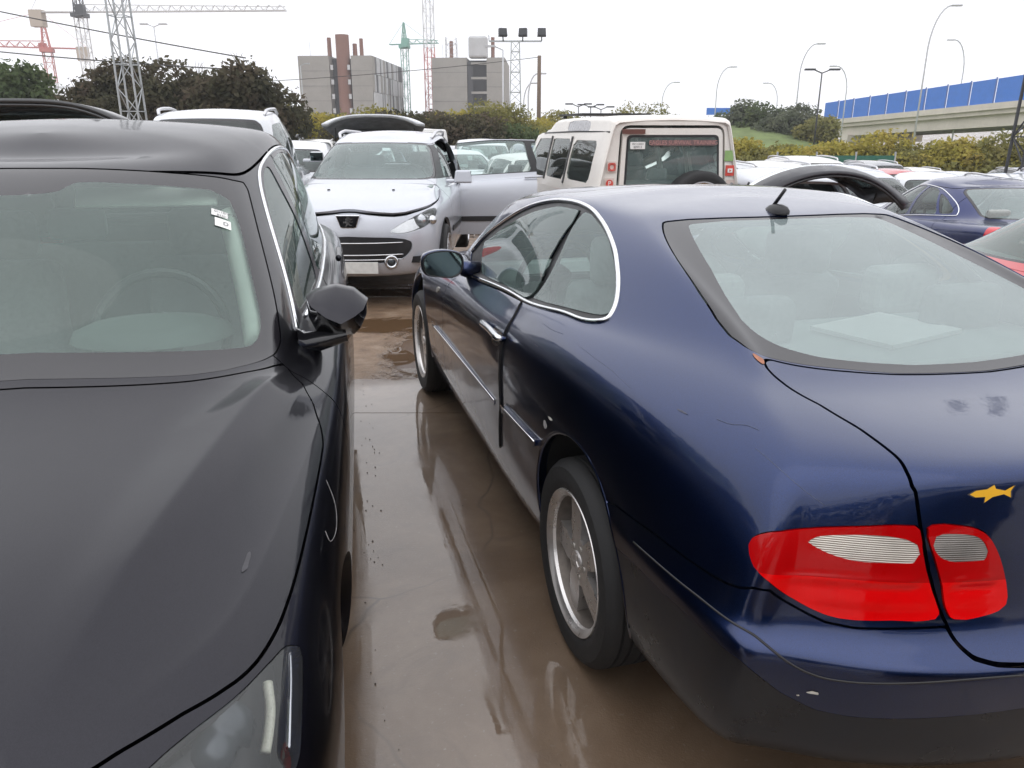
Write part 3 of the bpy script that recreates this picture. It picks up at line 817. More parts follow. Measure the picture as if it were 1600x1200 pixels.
def interior(root, s, fine=False, mat='fabric_grey', dash='dash_grey'):
    zf = s['zc'] - .66; W = s['W']
    xw = s['xc'] - .05
    if 'noseat' not in s:
        xs_ = s['xt'] - .38
        for y in (-.37, .37): seat(root, xs_, y, zf, mat)
        if s.get('rearseat', True): seat(root, xs_ - .85, 0, zf, mat, True)
    mb = MB()
    w = s['wc'] * .97
    prof = [(xw + .06, s['zc'] - .05), (xw - .28, s['zc'] - .015), (xw - .42, s['zc'] - .07), (xw - .46, s['zc'] - .35), (xw - .1, s['zc'] - .4)]
    mb.prism(prof, -w, w, 'y').build('dashboard', dash, root, bevel=.02)
    sw = bpy.data.objects.new('steering_wheel', cached('sw', steer_mesh)); col.objects.link(sw); sw.parent = root
    sw.location = (xw - .58, .37, s['zc'] - .03); sw.rotation_euler = (0, R(-24), 0)
    # floor and firewall keep daylight out of the cabin from below
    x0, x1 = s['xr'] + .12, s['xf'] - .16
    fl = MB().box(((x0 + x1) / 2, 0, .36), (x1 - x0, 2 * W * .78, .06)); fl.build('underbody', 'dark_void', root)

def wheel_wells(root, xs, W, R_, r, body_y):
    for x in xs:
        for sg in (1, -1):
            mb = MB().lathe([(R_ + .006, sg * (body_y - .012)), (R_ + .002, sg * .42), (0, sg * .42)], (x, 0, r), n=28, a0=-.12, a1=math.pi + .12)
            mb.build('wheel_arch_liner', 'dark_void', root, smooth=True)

def sweep(name, pts, rad, mat, root, n=8, closed=False):
    return MB().tube([tuple(p) for p in pts], rad, n, closed=closed).build(name, mat, root, smooth=True)

def on_surf(C, uvs, warp=None, out=0., dense=6, side=1):
    """smooth polyline through uv points, lifted off the surface"""
    uvs = np.array(uvs, float); t = np.arange(len(uvs)); tt = np.linspace(0, len(uvs) - 1, (len(uvs) - 1) * dense + 1)
    # Catmull-Rom through the points
    P = np.concatenate([2 * uvs[:1] - uvs[1:2], uvs, 2 * uvs[-1:] - uvs[-2:-1]])
    i = np.clip(np.floor(tt).astype(int), 0, len(uvs) - 2); f = (tt - i)[:, None]
    q = .5 * (2 * P[i + 1] + (P[i + 2] - P[i]) * f + (2 * P[i] - 5 * P[i + 1] + 4 * P[i + 2] - P[i + 3]) * f ** 2 + (3 * P[i + 1] - P[i] - 3 * P[i + 2] + P[i + 3]) * f ** 3)
    U = q[:, 0]; n1 = C.shape[0] - 1; m = np.where(U > n1, -1., 1.); U = np.where(U > n1, 2 * n1 - U, U); m = np.where(U < 0, -1., m); U = np.abs(U)
    ev = lambda a, b: (lambda S: warp(S, a, b) if warp else S)(seval(C, a, b))
    e = 1e-3
    S = ev(U, q[:, 1]); du = ev(np.clip(U + e, 0, n1), q[:, 1]) - ev(np.clip(U - e, 0, n1), q[:, 1]); dv = ev(U, np.clip(q[:, 1] + e, 0, C.shape[1] - 1)) - ev(U, np.clip(q[:, 1] - e, 0, C.shape[1] - 1))
    N = np.cross(du, dv); N /= np.linalg.norm(N, axis=1, keepdims=True) + 1e-12
    ctr = np.array([S[:, 0].mean() * .6, 0, .6]); s_ = np.sign(((S - np.stack([S[:, 0], 0 * S[:, 0], np.full(len(S), .6)], 1)) * N).sum(1)); s_ = np.where(np.median(s_) < 0, -1., 1.)
    S = S + N * np.reshape(s_, (-1, 1)) * out
    S[:, 1] *= m
    if side < 0: S = S * [1, -1, 1]
    return S

def catmull(P, k=6, closed=False):
    P = np.array(P, float)
    if closed: E_ = np.concatenate([P[-1:], P, P[:2]]); n = len(P)
    else: E_ = np.concatenate([2 * P[:1] - P[1:2], P, 2 * P[-1:] - P[-2:-1]]); n = len(P) - 1
    out = []
    for i in range(n):
        for f in np.arange(k) / k:
            a, b, c, d = E_[i:i + 4]
            out.append(.5 * (2 * b + (c - a) * f + (2 * a - 5 * b + 4 * c - d) * f ** 2 + (3 * b - a - 3 * c + d) * f ** 3))
    if not closed: out.append(P[-1])
    return np.array(out)

def decal(name, M, C, poly, mat, root, out=.0012, warp=None, smooth=1, side=1):
    """small flat mark laid on the body surface"""
    p = rpoly(poly, smooth) if smooth else np.array(poly, float)
    p = densify(p, 3)
    n1 = C.shape[0] - 1
    ev = lambda u, v: (lambda S: warp(S, u, v) if warp else S)(seval(C, u, v))
    from mathutils.geometry import delaunay_2d_cdt
    lo, hi = p.min(0), p.max(0); g = [(a, b) for a in np.linspace(lo[0], hi[0], 8)[1:-1] for b in np.linspace(lo[1], hi[1], 8)[1:-1]]
    g = np.array(g); g = g[inpoly(g, p)] if len(g) else g.reshape(0, 2)
    k = len(p); V2, _, F2, *_r = delaunay_2d_cdt([Vector(q) for q in p] + [Vector(q) for q in g], [(i, (i + 1) % k) for i in range(k)], [], 1, 1e-6)
    q = np.array([tuple(a) for a in V2]); u = np.clip(q[:, 0], 0, n1); v = q[:, 1]; e = 1e-3
    S = ev(u, v); N = np.cross(ev(np.clip(u + e, 0, n1), v) - ev(np.clip(u - e, 0, n1), v), ev(u, v + e) - ev(u, v - e)); N /= np.linalg.norm(N, axis=1, keepdims=True) + 1e-12
    if np.median((N * (S - np.array([S[:, 0].mean(), 0, .6]))).sum(1)) < 0: N = -N
    S = S + N * out
    if side < 0: S = S * [1, -1, 1]
    tri = [t for t in map(list, F2) if len(t) >= 3 and inpoly(np.array([q[t].mean(0)]), p)[0]]
    return link(name, mesh_from(name, S, [tuple(t) for t in tri]), mat, root)
# ---------------------------------------------------------------- the dark blue coupe
def build_coupe():
    C = net_coupe()
    M0 = body_mesh(C, 22, 9); M = M0
    root = thing('coupe', 'dark blue two-door coupe with red tail lights, door ajar, at right front', 'car', (.978, 2.2986, 0), R(90 + 15.7356))
    ra, rad = .316, .345
    for x0 in (-.055, 2.675): M = clip(M, -f_arch(M, x0, .398, rad))
    fu = lambda p, it=0: f_uv(M, rpoly(p, it) if it else np.array(p, float), C)
    # side window band
    band, M = split(M, f_uv(M, rpoly(catmull(TR['chrome'], 3, True), 0), C), .002)
    dg = f_uv(band, np.array(catmull(TR['door_glass'], 1, True)), C)
    door_glass = clip(band, dg); band = clip(band, -dg)
    qg = f_uv(band, catmull(TR['quarter_glass'], 2, True), C)
    q_glass = clip(band, qg); band = clip(band, -qg)
    # rear window
    rw = [(11.2, 12.16), (12.0, 12.29), (12.7, 12.33), (15, 12.34), (15, 9.76)] + [(12.86, 9.83)] + TR['rw_left'][::-1][2:]
    rwin, M = split(M, fu(rw), .006)
    ri = [(11.85, 12.08), (12.7, 12.2), (15, 12.24), (15, 9.93), (13.2, 9.96)] + TR['rw_in'][::-1][2:]
    g = f_uv(rwin, np.array(ri), C); rglass = clip(rwin, g); rfrit = clip(rwin, -g)
    # boot lid
    lid_p = TR['lid'] + [(15, 3.9), (15, 9.73), (12.86, 9.80), (12.23, 9.84), (11.53, 9.86), (11.1, 9.88)]
    lid, M = split(M, fu(lid_p), .007)
    tin = f_uv(lid, catmull(TR['tail_in'], 2, True), C); lamp_in = clip(lid, tin + .001); lid = clip(lid, -tin + .001)
    tl = f_uv(M, catmull(TR['tail'], 2, True), C); lamp = clip(M, tl + .001); M = clip(M, -tl + .001)
    # bumper
    bp = TR['bumper'] + [(15, 3.8), (15, -1), (8.95, -1), (8.95, 4.9)]
    bump, M = split(M, fu(bp), .005)
    # door
    def u_at(x, v):
        uu = np.linspace(6.5, 8.5, 200); X_ = seval(C, uu, np.full(200, v))[:, 0]; return float(np.interp(-x, -X_, uu))
    edge = [(u_at(x, v), v) for x, v in ((.690, 9.0), (.672, 8.0), (.662, 6.9), (.664, 5.8), (.676, 4.3), (.70, 3.2), (.73, 2.27))]
    door, M = split(M, fu(catmull(edge, 4).tolist() + TR['door'][5:]), .005)
    # windshield and bonnet
    ws = rpoly([(-4, 10.2), (3.3, 10.2), (3.75, 10.35), (3.75, 11.75), (3.4, 11.95), (-4, 11.95)], 1)
    wsh, M = split(M, fu(ws), .006)
    gi = f_uv(wsh, rpoly([(-4, 10.35), (3.2, 10.35), (3.55, 10.45), (3.55, 11.65), (3.3, 11.8), (-4, 11.8)], 1), C)
    wglass = clip(wsh, gi); wfrit = clip(wsh, -gi)
    hood, M = split(M, fu([(-4, 6.6), (2.9, 6.6), (3.5, 7.3), (3.7, 8.5), (3.7, 9.7), (3.0, 9.9), (-4, 9.9)]), .006)
    P = 'paint_navy'
    part('body', M, P, root, .035)
    part('bonnet', hood, P, root); part('windscreen', wglass, 'glass_clear', root, 0, -.002); part('windscreen_border', wfrit, 'frit', root, .004, -.002)
    part('rear_window', rglass, 'glass_rear', root, 0, -.0025); part('rear_window_border', rfrit, 'frit', root, .004, -.0025)
    lidob = part('boot_lid', lid, P, root, .03)
    vl = f_uv(bump, np.array(TR['line2'] + [(15, 2.52), (15, -1), (8.9, -1), (8.9, 3.0), (9.5, 3.3)]), C)
    bo_ = part('rear_bumper', clip(bump, -vl + .001), P, root, .03); part('bumper_valance', clip(bump, vl + .001), 'valance', root, .02, -.001).parent = bo_
    part2('window_frame', band, 'trim_black', root, .01, -.004)
    part2('quarter_window', q_glass, 'glass_film', root, .004, -.001)
    dl, dr = part2('door', door, P, root, 0)
    for o_, q_ in zip((dl, dr), part2('door_edge', lip_only(door, .10), 'trim_black', root, 0)): q_.parent = o_
    dgl, dgr = part2('door_window', door_glass, 'glass_film', root, .004, -.001)
    # the near door hangs ajar on its front hinge
    hx, hy = 1.86, .80
    for o in (dl, dgl):
        a = R(-.42); o.matrix_local = Matrix.Translation((hx, hy, 0)) @ Matrix.Rotation(a, 4, 'Z') @ Matrix.Translation((-hx, -hy, 0))
    for side, d, gl_ in ((1, dl, dgl), (-1, dr, dgr)):
        gl_.parent = d
        if side > 0: gl_.matrix_local = Matrix.Identity(4)
    # chrome round the side windows
    for sd in (1, -1):
        pts = on_surf(C, TR['chrome'], out=.001, dense=4, side=sd)
        pts = np.concatenate([pts]); sweep('window_chrome', pts, .0085, 'chrome', root, 8)
        for nm, q in (('side_moulding', TR['trim_top'][:3]), ('side_moulding', TR['trim_top'][3:])):
            lo = [(u, v - .42) for u, v in q]
            f = f_uv(M0, np.array(q + lo[::-1]), C); mm = clip(M0, f)
            if sd < 0: mm = mirror(mm)
            o = part(nm, mm, P, root, .012, .011, False)
            top = on_surf(C, q, out=.012, side=sd); c_ = sweep('chrome_strip', top, .004, 'chrome', root, 6); c_.parent = o
    # tail lamps: red lens, clear section, dark seam
    for nm, reg, clr in (('tail_light', lamp, TR['clear']), ('boot_lamp', lamp_in, TR['clear_in'])):
        c = f_uv(reg, rpoly(clr, 2), C); cl = clip(reg, c); red = clip(reg, -c)
        # moulded steps run along the lens and catch the light
        z_ = red.P[:, 2]; st = np.zeros(len(z_))
        for z0_ in (.712, .762): st += .0055 * np.exp(-((z_ - z0_) / .007) ** 2) - .0035 * np.exp(-((z_ - z0_ + .013) / .008) ** 2)
        e_ = f_uv(red, catmull(TR['tail' if nm == 'tail_light' else 'tail_in'], 2, True), C); st = st * np.clip((-e_ - .012) / .02, 0, 1)
        dz_ = np.zeros(len(z_))
        for z0_ in (.712, .762): dz_ += .0055 * -2 * (z_ - z0_) / .007 ** 2 * np.exp(-((z_ - z0_) / .007) ** 2) + .0035 * 2 * (z_ - z0_ + .013) / .008 ** 2 * np.exp(-((z_ - z0_ + .013) / .008) ** 2)
        dz_ *= np.clip((-e_ - .012) / .02, 0, 1)
        Nn = red.N - np.array([[0, 0, 1.]]) * dz_[:, None] * .45; Nn /= np.linalg.norm(Nn, axis=1, keepdims=True)
        mm = Mh(red.P + red.N * (.004 + st[:, None]), red.UV, Nn, red.F)
        a = part2(nm, clip(mm, mm.P[:, 2] - .764), 'lens_ruby', root, .012, 0)
        for x, y in zip(a, part2('upper_chamber', clip(mm, .764 - mm.P[:, 2]), 'lens_ruby_deep', root, .012, 0)): y.parent = x
        b = part2('clear_lens', cl, 'lens_smoke' if nm == 'boot_lamp' else 'lens_clear', root, .006, .003)
        for x, y in zip(a, b): y.parent = x
        if nm == 'boot_lamp':
            for x in a: x.parent = lidob
    # creases of the bumper
    for nm, k in (('bumper_groove', 'crease'),):
        for sd in (1, -1): sweep(nm, on_surf(C, TR[k], out=-.0005, side=sd), .0028, 'trim_black', root, 6)
    # wheels
    for x, y, st in ((0, .738, 0), (2.69, .752, 0)):
        for sd in (1, -1): wheel(root, x, y, ra, .205, 'star', sd, True, st)
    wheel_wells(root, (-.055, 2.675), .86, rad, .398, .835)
    for x0 in (-.055, 2.675):
        for sd in (1, -1):
            an = np.linspace(-.25, math.pi + .25, 30); hl = []
            for a_ in an:
                x, z = x0 + (rad - .004) * math.cos(a_), .398 + (rad - .004) * math.sin(a_); y = float(M0.P[((M0.P[:, 0] - x) ** 2 + (M0.P[:, 2] - z) ** 2 + np.where(M0.P[:, 1] > .5, 0, 9)).argmin(), 1]); hl.append((x, sd * (y - .006), z))
            sweep('arch_lip', hl, .008, P, root, 6)
    # cabin
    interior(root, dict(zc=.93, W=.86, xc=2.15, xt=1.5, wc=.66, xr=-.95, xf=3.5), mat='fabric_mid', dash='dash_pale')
    MB().prism([(.12, .99), (-.40, 1.0), (-.40, .96), (.12, .93)], -.55, .55, 'y').build('parcel_shelf', 'dash_pale', root, bevel=.01)
    for y in (-.36, .36):
        MB().box((.16, y, 1.06), (.10, .25, .16)).build('headrest', 'fabric_light', root, bevel=.035, seg=3)
    MB().box((-.12, -.08, 1.008), (.26, .34, .012), Matrix.Rotation(.3, 3, 'Z')).build('paper_sheet', 'sticker_white', root)
    # door mirrors
    for sd, d in ((1, dl), (-1, dr)):
        cx, cy, cz = 1.60, .905 * sd, .975
        prof = catmull([(-.025, -.058), (.045, -.064), (.088, -.042), (.10, .008), (.082, .047), (.02, .062), (-.045, .058), (-.085, .038), (-.092, -.008), (-.075, -.046)], 4, True)
        v = []; f = []; n = len(prof)
        rings = [(-.035, .93), (-.04, 1.0), (-.02, 1.03), (.02, 1.0), (.06, .86), (.085, .55), (.092, .1)]
        for dx, sc in rings:
            v += [(cx + dx, cy + sd * p[0] * -1 * sc, cz + p[1] * sc) for p in prof]
        for k in range(len(rings) - 1): f += [(k * n + i, k * n + (i + 1) % n, (k + 1) * n + (i + 1) % n, (k + 1) * n + i) for i in range(n)]
        f.append(tuple((len(rings) - 1) * n + i for i in range(n)))
        mo = MB().add(v, f).tube([(cx + .03, cy - sd * .07, cz - .025), (cx + .05, .72 * sd, cz - .05)], [.03, .045], 10).build('mirror', P, d, smooth=True)
        v = [(cx - .036, cy - sd * p[0] * .9, cz + p[1] * .9) for p in prof]
        MB().add(v, [tuple(range(n))]).build('mirror_glass', 'mirror_glass', mo)
        v = []; 
        for dx, sc in ((-.037, .90), (-.043, .93), (-.043, .99), (-.035, 1.01)): v += [(cx + dx, cy - sd * p[0] * sc, cz + p[1] * sc) for p in prof]
        MB().add(v, [(k * n + i, k * n + (i + 1) % n, (k + 1) * n + (i + 1) % n, (k + 1) * n + i) for k in range(3) for i in range(n)]).build('mirror_rim', 'trim_black', mo, smooth=True)
        if sd > 0: mo.matrix_local = Matrix.Identity(4)
    # pull handles with their bowls
    for sd, d in ((1, dl), (-1, dr)):
        h = on_surf(C, [(7.19, 6.78), (7.42, 6.82), (7.65, 6.80)], out=.030, dense=8, side=sd)
        e = on_surf(C, [(7.19, 6.78), (7.65, 6.80)], out=.0, dense=1, side=sd)
        MB().tube(np.concatenate([e[:1], h, e[-1:]]), [.010] + [.013] * len(h) + [.010], 10).build('door_handle', 'chrome_dull', d, smooth=True)
        f = f_uv(M0, rpoly([(7.28, 6.95), (7.55, 7.0), (7.62, 6.6), (7.55, 6.35), (7.35, 6.35)], 2), C); mm = clip(M0, f); mm = mm if sd > 0 else mirror(mm)
        part('handle_bowl', mm, 'chrome_dull', d, 0, .001, False)
        f = f_uv(M0, rpoly([(5.22, 6.38), (5.33, 6.38), (5.34, 6.06), (5.23, 6.06)], 1), C); mm = clip(M0, f); mm = mm if sd > 0 else mirror(mm)
        part('side_repeater', mm, 'lens_clear', root, .006, .005, False)
    # roof aerial
    a = on_surf(C, [(14.0, 12.62), (14.0, 12.7)], out=.0, dense=1)[0]
    v = []; f = []; n = 14
    for k, (h, sx, sy) in enumerate([(0, .062, .026), (.012, .060, .025), (.024, .045, .018), (.030, .02, .008)]):
        v += [(a[0] + .0 - h * .3 + sx * math.cos(2 * math.pi * i / n), a[1] + sy * math.sin(2 * math.pi * i / n), a[2] - .004 + h) for i in range(n)]
        if k: f += [((k - 1) * n + i, (k - 1) * n + (i + 1) % n, k * n + (i + 1) % n, k * n + i) for i in range(n)]
    f.append(tuple(3 * n + i for i in range(n)))
    MB().add(v, f).tube([(a[0] + .02, a[1], a[2] + .02), (a[0] - .035, a[1], a[2] + .075)], [.0065, .0055], 8).build('roof_aerial', 'trim_black', root, smooth=True)
    # exhaust, plate lamp area, scrapes and a shark sticker
    sh_ = [(12.40, 7.06), (12.44, 7.13), (12.52, 7.15), (12.565, 7.24), (12.585, 7.15), (12.66, 7.10), (12.72, 7.20), (12.705, 7.08), (12.72, 6.96), (12.66, 7.03), (12.58, 6.99), (12.53, 6.90), (12.525, 7.0), (12.45, 7.0)]
    k0 = np.mean(sh_, 0); so = decal('shark_outline', lid, C, [tuple(k0 + (np.array(q) - k0) * 1.10) for q in sh_], 'ink', root, .0008, smooth=0); decal('shark_sticker', lid, C, sh_, 'sticker_yellow', so, .0015, smooth=0)
    rg = random.Random(3)
    def blotch(u, v, du, dv, n=9): return [(u + du * math.cos(2 * math.pi * k / n) * rg.uniform(.45, 1), v + dv * math.sin(2 * math.pi * k / n) * rg.uniform(.45, 1)) for k in range(n)]
    for u, v, du, dv, m in ((11.43, 2.72, .075, .05, 'scrape_white'), (11.30, 2.62, .02, .02, 'scrape_white'), (8.50, 5.45, .035, .16, 'scrape_grey'), (8.56, 5.72, .04, .05, 'scrape_white'), (8.15, 7.35, .05, .03, 'scrape_dull'), (9.55, 7.85, .05, .03, 'scrape_dull')):
        decal('scrape', M0, C, blotch(u, v, du, dv), m, root, .0015)
    for k_, r_ in (('sc1', .0007), ('sc2', .0009), ('sc3', .0006), ('sc4', .0009)): sweep('scratch', on_surf(C, TR[k_], out=.0002), r_, 'scrape_blue', root, 5)
    decal('rust_patch', M0, C, [(10.45, 9.90), (10.7, 9.86), (10.83, 9.84), (10.75, 9.70), (10.5, 9.78)], 'rust', root, .0015)
    return root
# ---------------------------------------------------------------- everyday cars from a spec
FEAT = dict(
    ws=[(-4, 8.08), (2.6, 8.08), (3.7, 8.2), (3.82, 8.6), (3.8, 9.6), (3.3, 9.95), (-4, 10.0)],
    win=[[(4.7, 8.2), (4.55, 8.7), (4.6, 9.4), (4.95, 9.82), (6.45, 9.86), (6.55, 8.18)], [(6.75, 8.18), (6.7, 9.86), (8.3, 9.8), (8.75, 9.4), (8.85, 8.2)]],
    qwin=[(9.05, 8.25), (8.95, 9.35), (9.25, 9.6), (9.6, 9.0), (9.7, 8.4)],
    rw=[(10.7, 8.25), (11.4, 8.12), (18, 8.1), (18, 9.92), (11.3, 9.88), (10.65, 9.6)],
    tail=[(9.95, 4.7), (11.0, 4.6), (11.5, 4.8), (11.55, 5.9), (11.2, 6.3), (10.3, 6.25)],
    head=[(2.3, 4.75), (2.9, 4.4), (3.8, 4.3), (4.5, 4.6), (4.75, 5.2), (4.3, 5.55), (3.4, 5.45), (2.5, 5.2)],
    grille=[(-3, 4.35), (1.5, 4.35), (1.7, 4.9), (1.5, 5.15), (-3, 5.15)],
    lower=[(-3, 1.9), (2.4, 1.9), (2.6, 2.5), (2.2, 2.95), (-3, 2.95)],
    hood=[(-4, 5.75), (2.6, 5.7), (3.7, 5.85), (4.3, 6.3), (4.35, 7.3), (3.9, 7.85), (-4, 7.95)],
    boot=None)

def build_car(name, label, s, pnt, loc, heading, ku=6, kv=4, feat=None, warp=None, glassm='glass_clear', frit=.03, doors=False, open_door=None, cat='car', group=None,
              wheels=True, cabin=True, seatmat='fabric_grey', dash='dash_grey', chrome=False, fine=False, rails=False, mirrors=True, tail_mat='lamp_red_far', open_hood=0., plate=True, tint_rear=None, door_frame=False):
    F = dict(FEAT)
    # side windows placed by the door posts (x of A/B/C posts), in surface parameters
    u8 = lambda x: 4 + 6 * ((s['xc'] - .34) - x) / ((s['xc'] - .34) - (s['xb'] + .2)); u10 = lambda x: 4 + 6 * ((s['xt'] - .24) - x) / ((s['xt'] - .24) - (s['xe'] + .13))
    xB, xC = s.get('xB', (s['xc'] + s['xe']) / 2 + .02), s.get('xC', s['ra'] + .36)
    g_ = .04
    F['win'] = [[(4.72, 8.18), (4.58, 8.7), (4.62, 9.45), (4.95, 9.84), (u10(xB + g_), 9.86), (u8(xB + g_), 8.18)], [(u8(xB - g_), 8.18), (u10(xB - g_), 9.86), (min(u10(xC + .12), 9.2), 9.82), (min(u8(xC + g_ + .02), 9.3), 8.2)]]
    F['qwin'] = [(u8(xC - g_), 8.24), (u10(xC + .04), 9.7), (9.2, 9.66), (9.62, 9.0), (9.72, 8.45), (9.6, 8.26)] if u10(xC + .04) < 8.9 else [(u8(xC - g_), 8.24), (u10(xC + .04), 9.5), (9.55, 8.9), (9.5, 8.3)]
    F.update(feat or {})
    FSTEP[0] = .09 if ku >= 8 else .3
    C = net_generic(s); M0 = body_mesh(C, ku, kv, warp); M = M0
    root = thing(name, label, cat, loc, heading, group)
    r = s.get('r', .315); rad = r + .055
    for x0 in (s['fa'], s['ra']): M = clip(M, -f_arch(M, x0, r + .01, rad))
    rp = lambda p, k=1: (rcorner(p, .16) if k == 'c' else rpoly(p, k)) if k else np.array(p, float)
    fz = lambda Q, p, k=1: f_uv(Q, rp(p, k), C, warp)
    pieces = {}
    wsh, M = split(M, fz(M, F['ws'], F.get('ws_k', 'c')), .004)
    if F['rw']: rwn, M = split(M, fz(M, F['rw'], 'c'), .004)
    else: rwn = None
    side = []
    door_regs = []
    if doors:
        for (xa, xb_, zlo) in doors:             # door outlines in side view, from the sill to the roof rail
            zr = s['zroof']
            poly = [(xa, zlo), (xb_ + .02, zlo), (xb_, zlo + .25), (xb_, zr), (xa, zr)]
            fx = f_proj(M, poly, [0, 2], (M.P[:, 1] > .3) & (M.UV[:, 1] < 11))
            fx = np.maximum(fx, (M.UV[:, 1] - 9.98) * .1)
            d, M = split(M, fx, .006); door_regs.append(d)
    def cut_windows(Q):
        out = []
        for w in F['win'] + ([F['qwin']] if F['qwin'] else []):
            f = fz(Q, w, 'c'); g = clip(Q, f)
            if len(g.F): out.append(g)
            Q = clip(Q, -f)
        return out, Q
    hd = None
    if F['hood']: hd, M = split(M, fz(M, F['hood']), .006)
    lamps = {}
    for k in ('head', 'tail', 'grille', 'lower'):
        if F.get(k):
            f = fz(M, F[k], 2 if k in ('head', 'tail') else 1); lamps[k] = clip(M, f + .001); M = clip(M, -f + .001)
    boot = None
    if F['boot']: boot, M = split(M, fz(M, F['boot']), .006)
    wins, M = cut_windows(M)
    part('body', M, pnt, root, .03)
    for d in door_regs:
        w, d2 = cut_windows(d)
        fr = None
        if door_frame:
            fv = (8.14 - d2.UV[:, 1]) * .1; fr = clip(d2, np.maximum(fv, (d2.UV[:, 1] - 9.9) * .1)); d2 = join(clip(d2, -fv), clip(d2, (9.9 - d2.UV[:, 1]) * .1))
        a, b = part2('door', d2, pnt, root, .06)
        if fr is not None:
            p = part2('door_window_frame', fr, 'trim_black', root, .05); p[0].parent = a; p[1].parent = b
        for g in w:
            p = part2('door_window', g, glassm, root, .003, -.003)
            p[0].parent = a; p[1].parent = b
        pieces.setdefault('doors', []).append((a, b))
    for g in wins: part2('side_window', g, glassm, root, .003, -.003)
    def pane(nm, reg, inner=None, gm=None):
        f = fz(reg, inner, F.get('ws_k', 'c')) if inner is not None else fz(reg, F['ws'] if nm == 'windscreen' else F['rw'], F.get('ws_k', 'c') if nm == 'windscreen' else 'c') + frit
        gl_ = clip(reg, f); fr = clip(reg, -f)
        o = part(nm, gl_, gm or glassm, root, 0, -.002); q = part(nm + '_border', fr, 'frit', root, .004, -.002)
        pieces[nm] = o
        return o, q
    pane('windscreen', wsh, F.get('ws_in'))
    if rwn is not None: rwo = pane('rear_window', rwn, None, tint_rear)
    if hd is not None:
        h = part('bonnet', hd, pnt, root, .025); pieces['bonnet'] = h
        if open_hood:
            part('bonnet_gap_shade', Mh(hd.P - hd.N * .07, hd.UV, hd.N, hd.F), 'dark_void', root, -.05)  # dark sheet standing in for the shade under the lifted bonnet
            x0, z0 = s['xc'] - .02, s['zc']; h.matrix_local = Matrix.Translation((x0, 0, z0)) @ Matrix.Rotation(-open_hood, 4, 'Y') @ Matrix.Translation((-x0, 0, -z0))
    if boot is not None:
        b = part('tailgate', boot, pnt, root, .03); pieces['tailgate'] = b
    if 'head' in lamps:
        for o in part2('headlight', lamps['head'], 'glass_lamp', root, .0, .001):
            pieces.setdefault('headlights', []).append(o)
        hs = part2('headlight_bowl', Mh(lamps['head'].P - lamps['head'].N * .055, lamps['head'].UV, lamps['head'].N, lamps['head'].F), F.get('bowl', 'reflector'), root, 0, 0)
        for o, q in zip(pieces['headlights'], hs): q.parent = o
        c = lamps['head'].P.mean(0); nn = lamps['head'].N.mean(0); nn /= np.linalg.norm(nn)
        if fine or ku >= 6:
            for sg, o in zip((1, -1), pieces['headlights']):
                for off, rr in F.get('bulbs', ((-.09, .06), (.10, .05))):
                    p = c + np.array([-.35, .9, 0]) / 1 * off * np.array([1, 1, 1]) - nn * .02; p[1] *= sg
                    MB().lathe([(0, .02), (rr * .5, .016), (rr * .9, 0), (rr, -.02), (rr * 1.02, -.03)], axis='x', n=20).build('bulb_reflector', F.get('bulbm', 'chrome_dull'), o, smooth=True, loc=tuple(p), rot=(0, 0, sg * .35))
    if 'tail' in lamps: part2('tail_light', lamps['tail'], tail_mat, root, .02, .003)
    for k, nm in (('grille', 'grille'), ('lower', 'lower_grille')):
        if k in lamps:
            o = part(nm, lamps[k], 'trim_black', root, .02, -.012)
            pieces[nm] = o
    if wheels:
        for x in (s['fa'], s['ra']):
            for sd in (1, -1): wheel(root, x, s['W'] - s.get('wy', .115), r, .2, 'disc', sd)
        wheel_wells(root, (s['fa'], s['ra']), s['W'], rad, r + .01, s['W'] - .03)
    if cabin: interior(root, s, mat=seatmat, dash=dash)
    if mirrors:
        for sd in (1, -1):
            cx, cy, cz = s['xc'] - s.get('mirx', .42), sd * (s['W'] + .09), s['zc'] + .03
            mo = MB().box((cx, cy, cz), (.11, .20, .135), None, .8).box((cx + .01, cy - sd * .12, cz - .045), (.05, .14, .04)).build('door_mirror', pnt, root, bevel=.045, seg=4)
            MB().box((cx - .057, cy, cz + .002), (.004, .17, .105)).build('mirror_glass', 'mirror_glass', mo)
    if rails:
        for sd in (1, -1):
            L = on_surf(C, [(4.9, 10.55), (5.3, 10.62), (6.5, 10.62), (8.2, 10.62), (9.0, 10.6)], warp, out=.045, dense=4, side=sd)
            e0 = on_surf(C, [(4.6, 10.5), (9.3, 10.58)], warp, out=0, dense=1, side=sd)
            sweep('roof_rail', np.concatenate([e0[:1], L, e0[-1:]]), .018, 'alloy_clean', root, 8)
    if chrome:
        for sd in (1, -1): sweep('window_chrome', on_surf(C, chrome, warp, out=.002, dense=4, side=sd), .007, 'chrome', root, 6)
    if plate:
        for nm, x, z, sg in (('front_plate', s['xf'] + .012, s.get('zpf', .40), 1), ('rear_plate', s['xr'] - .012, s.get('zpr', .62), -1)):
            MB().box((x, 0, z), (.012, .50, .11)).build(nm, 'plate_white', root)
    return root, C, M0, pieces

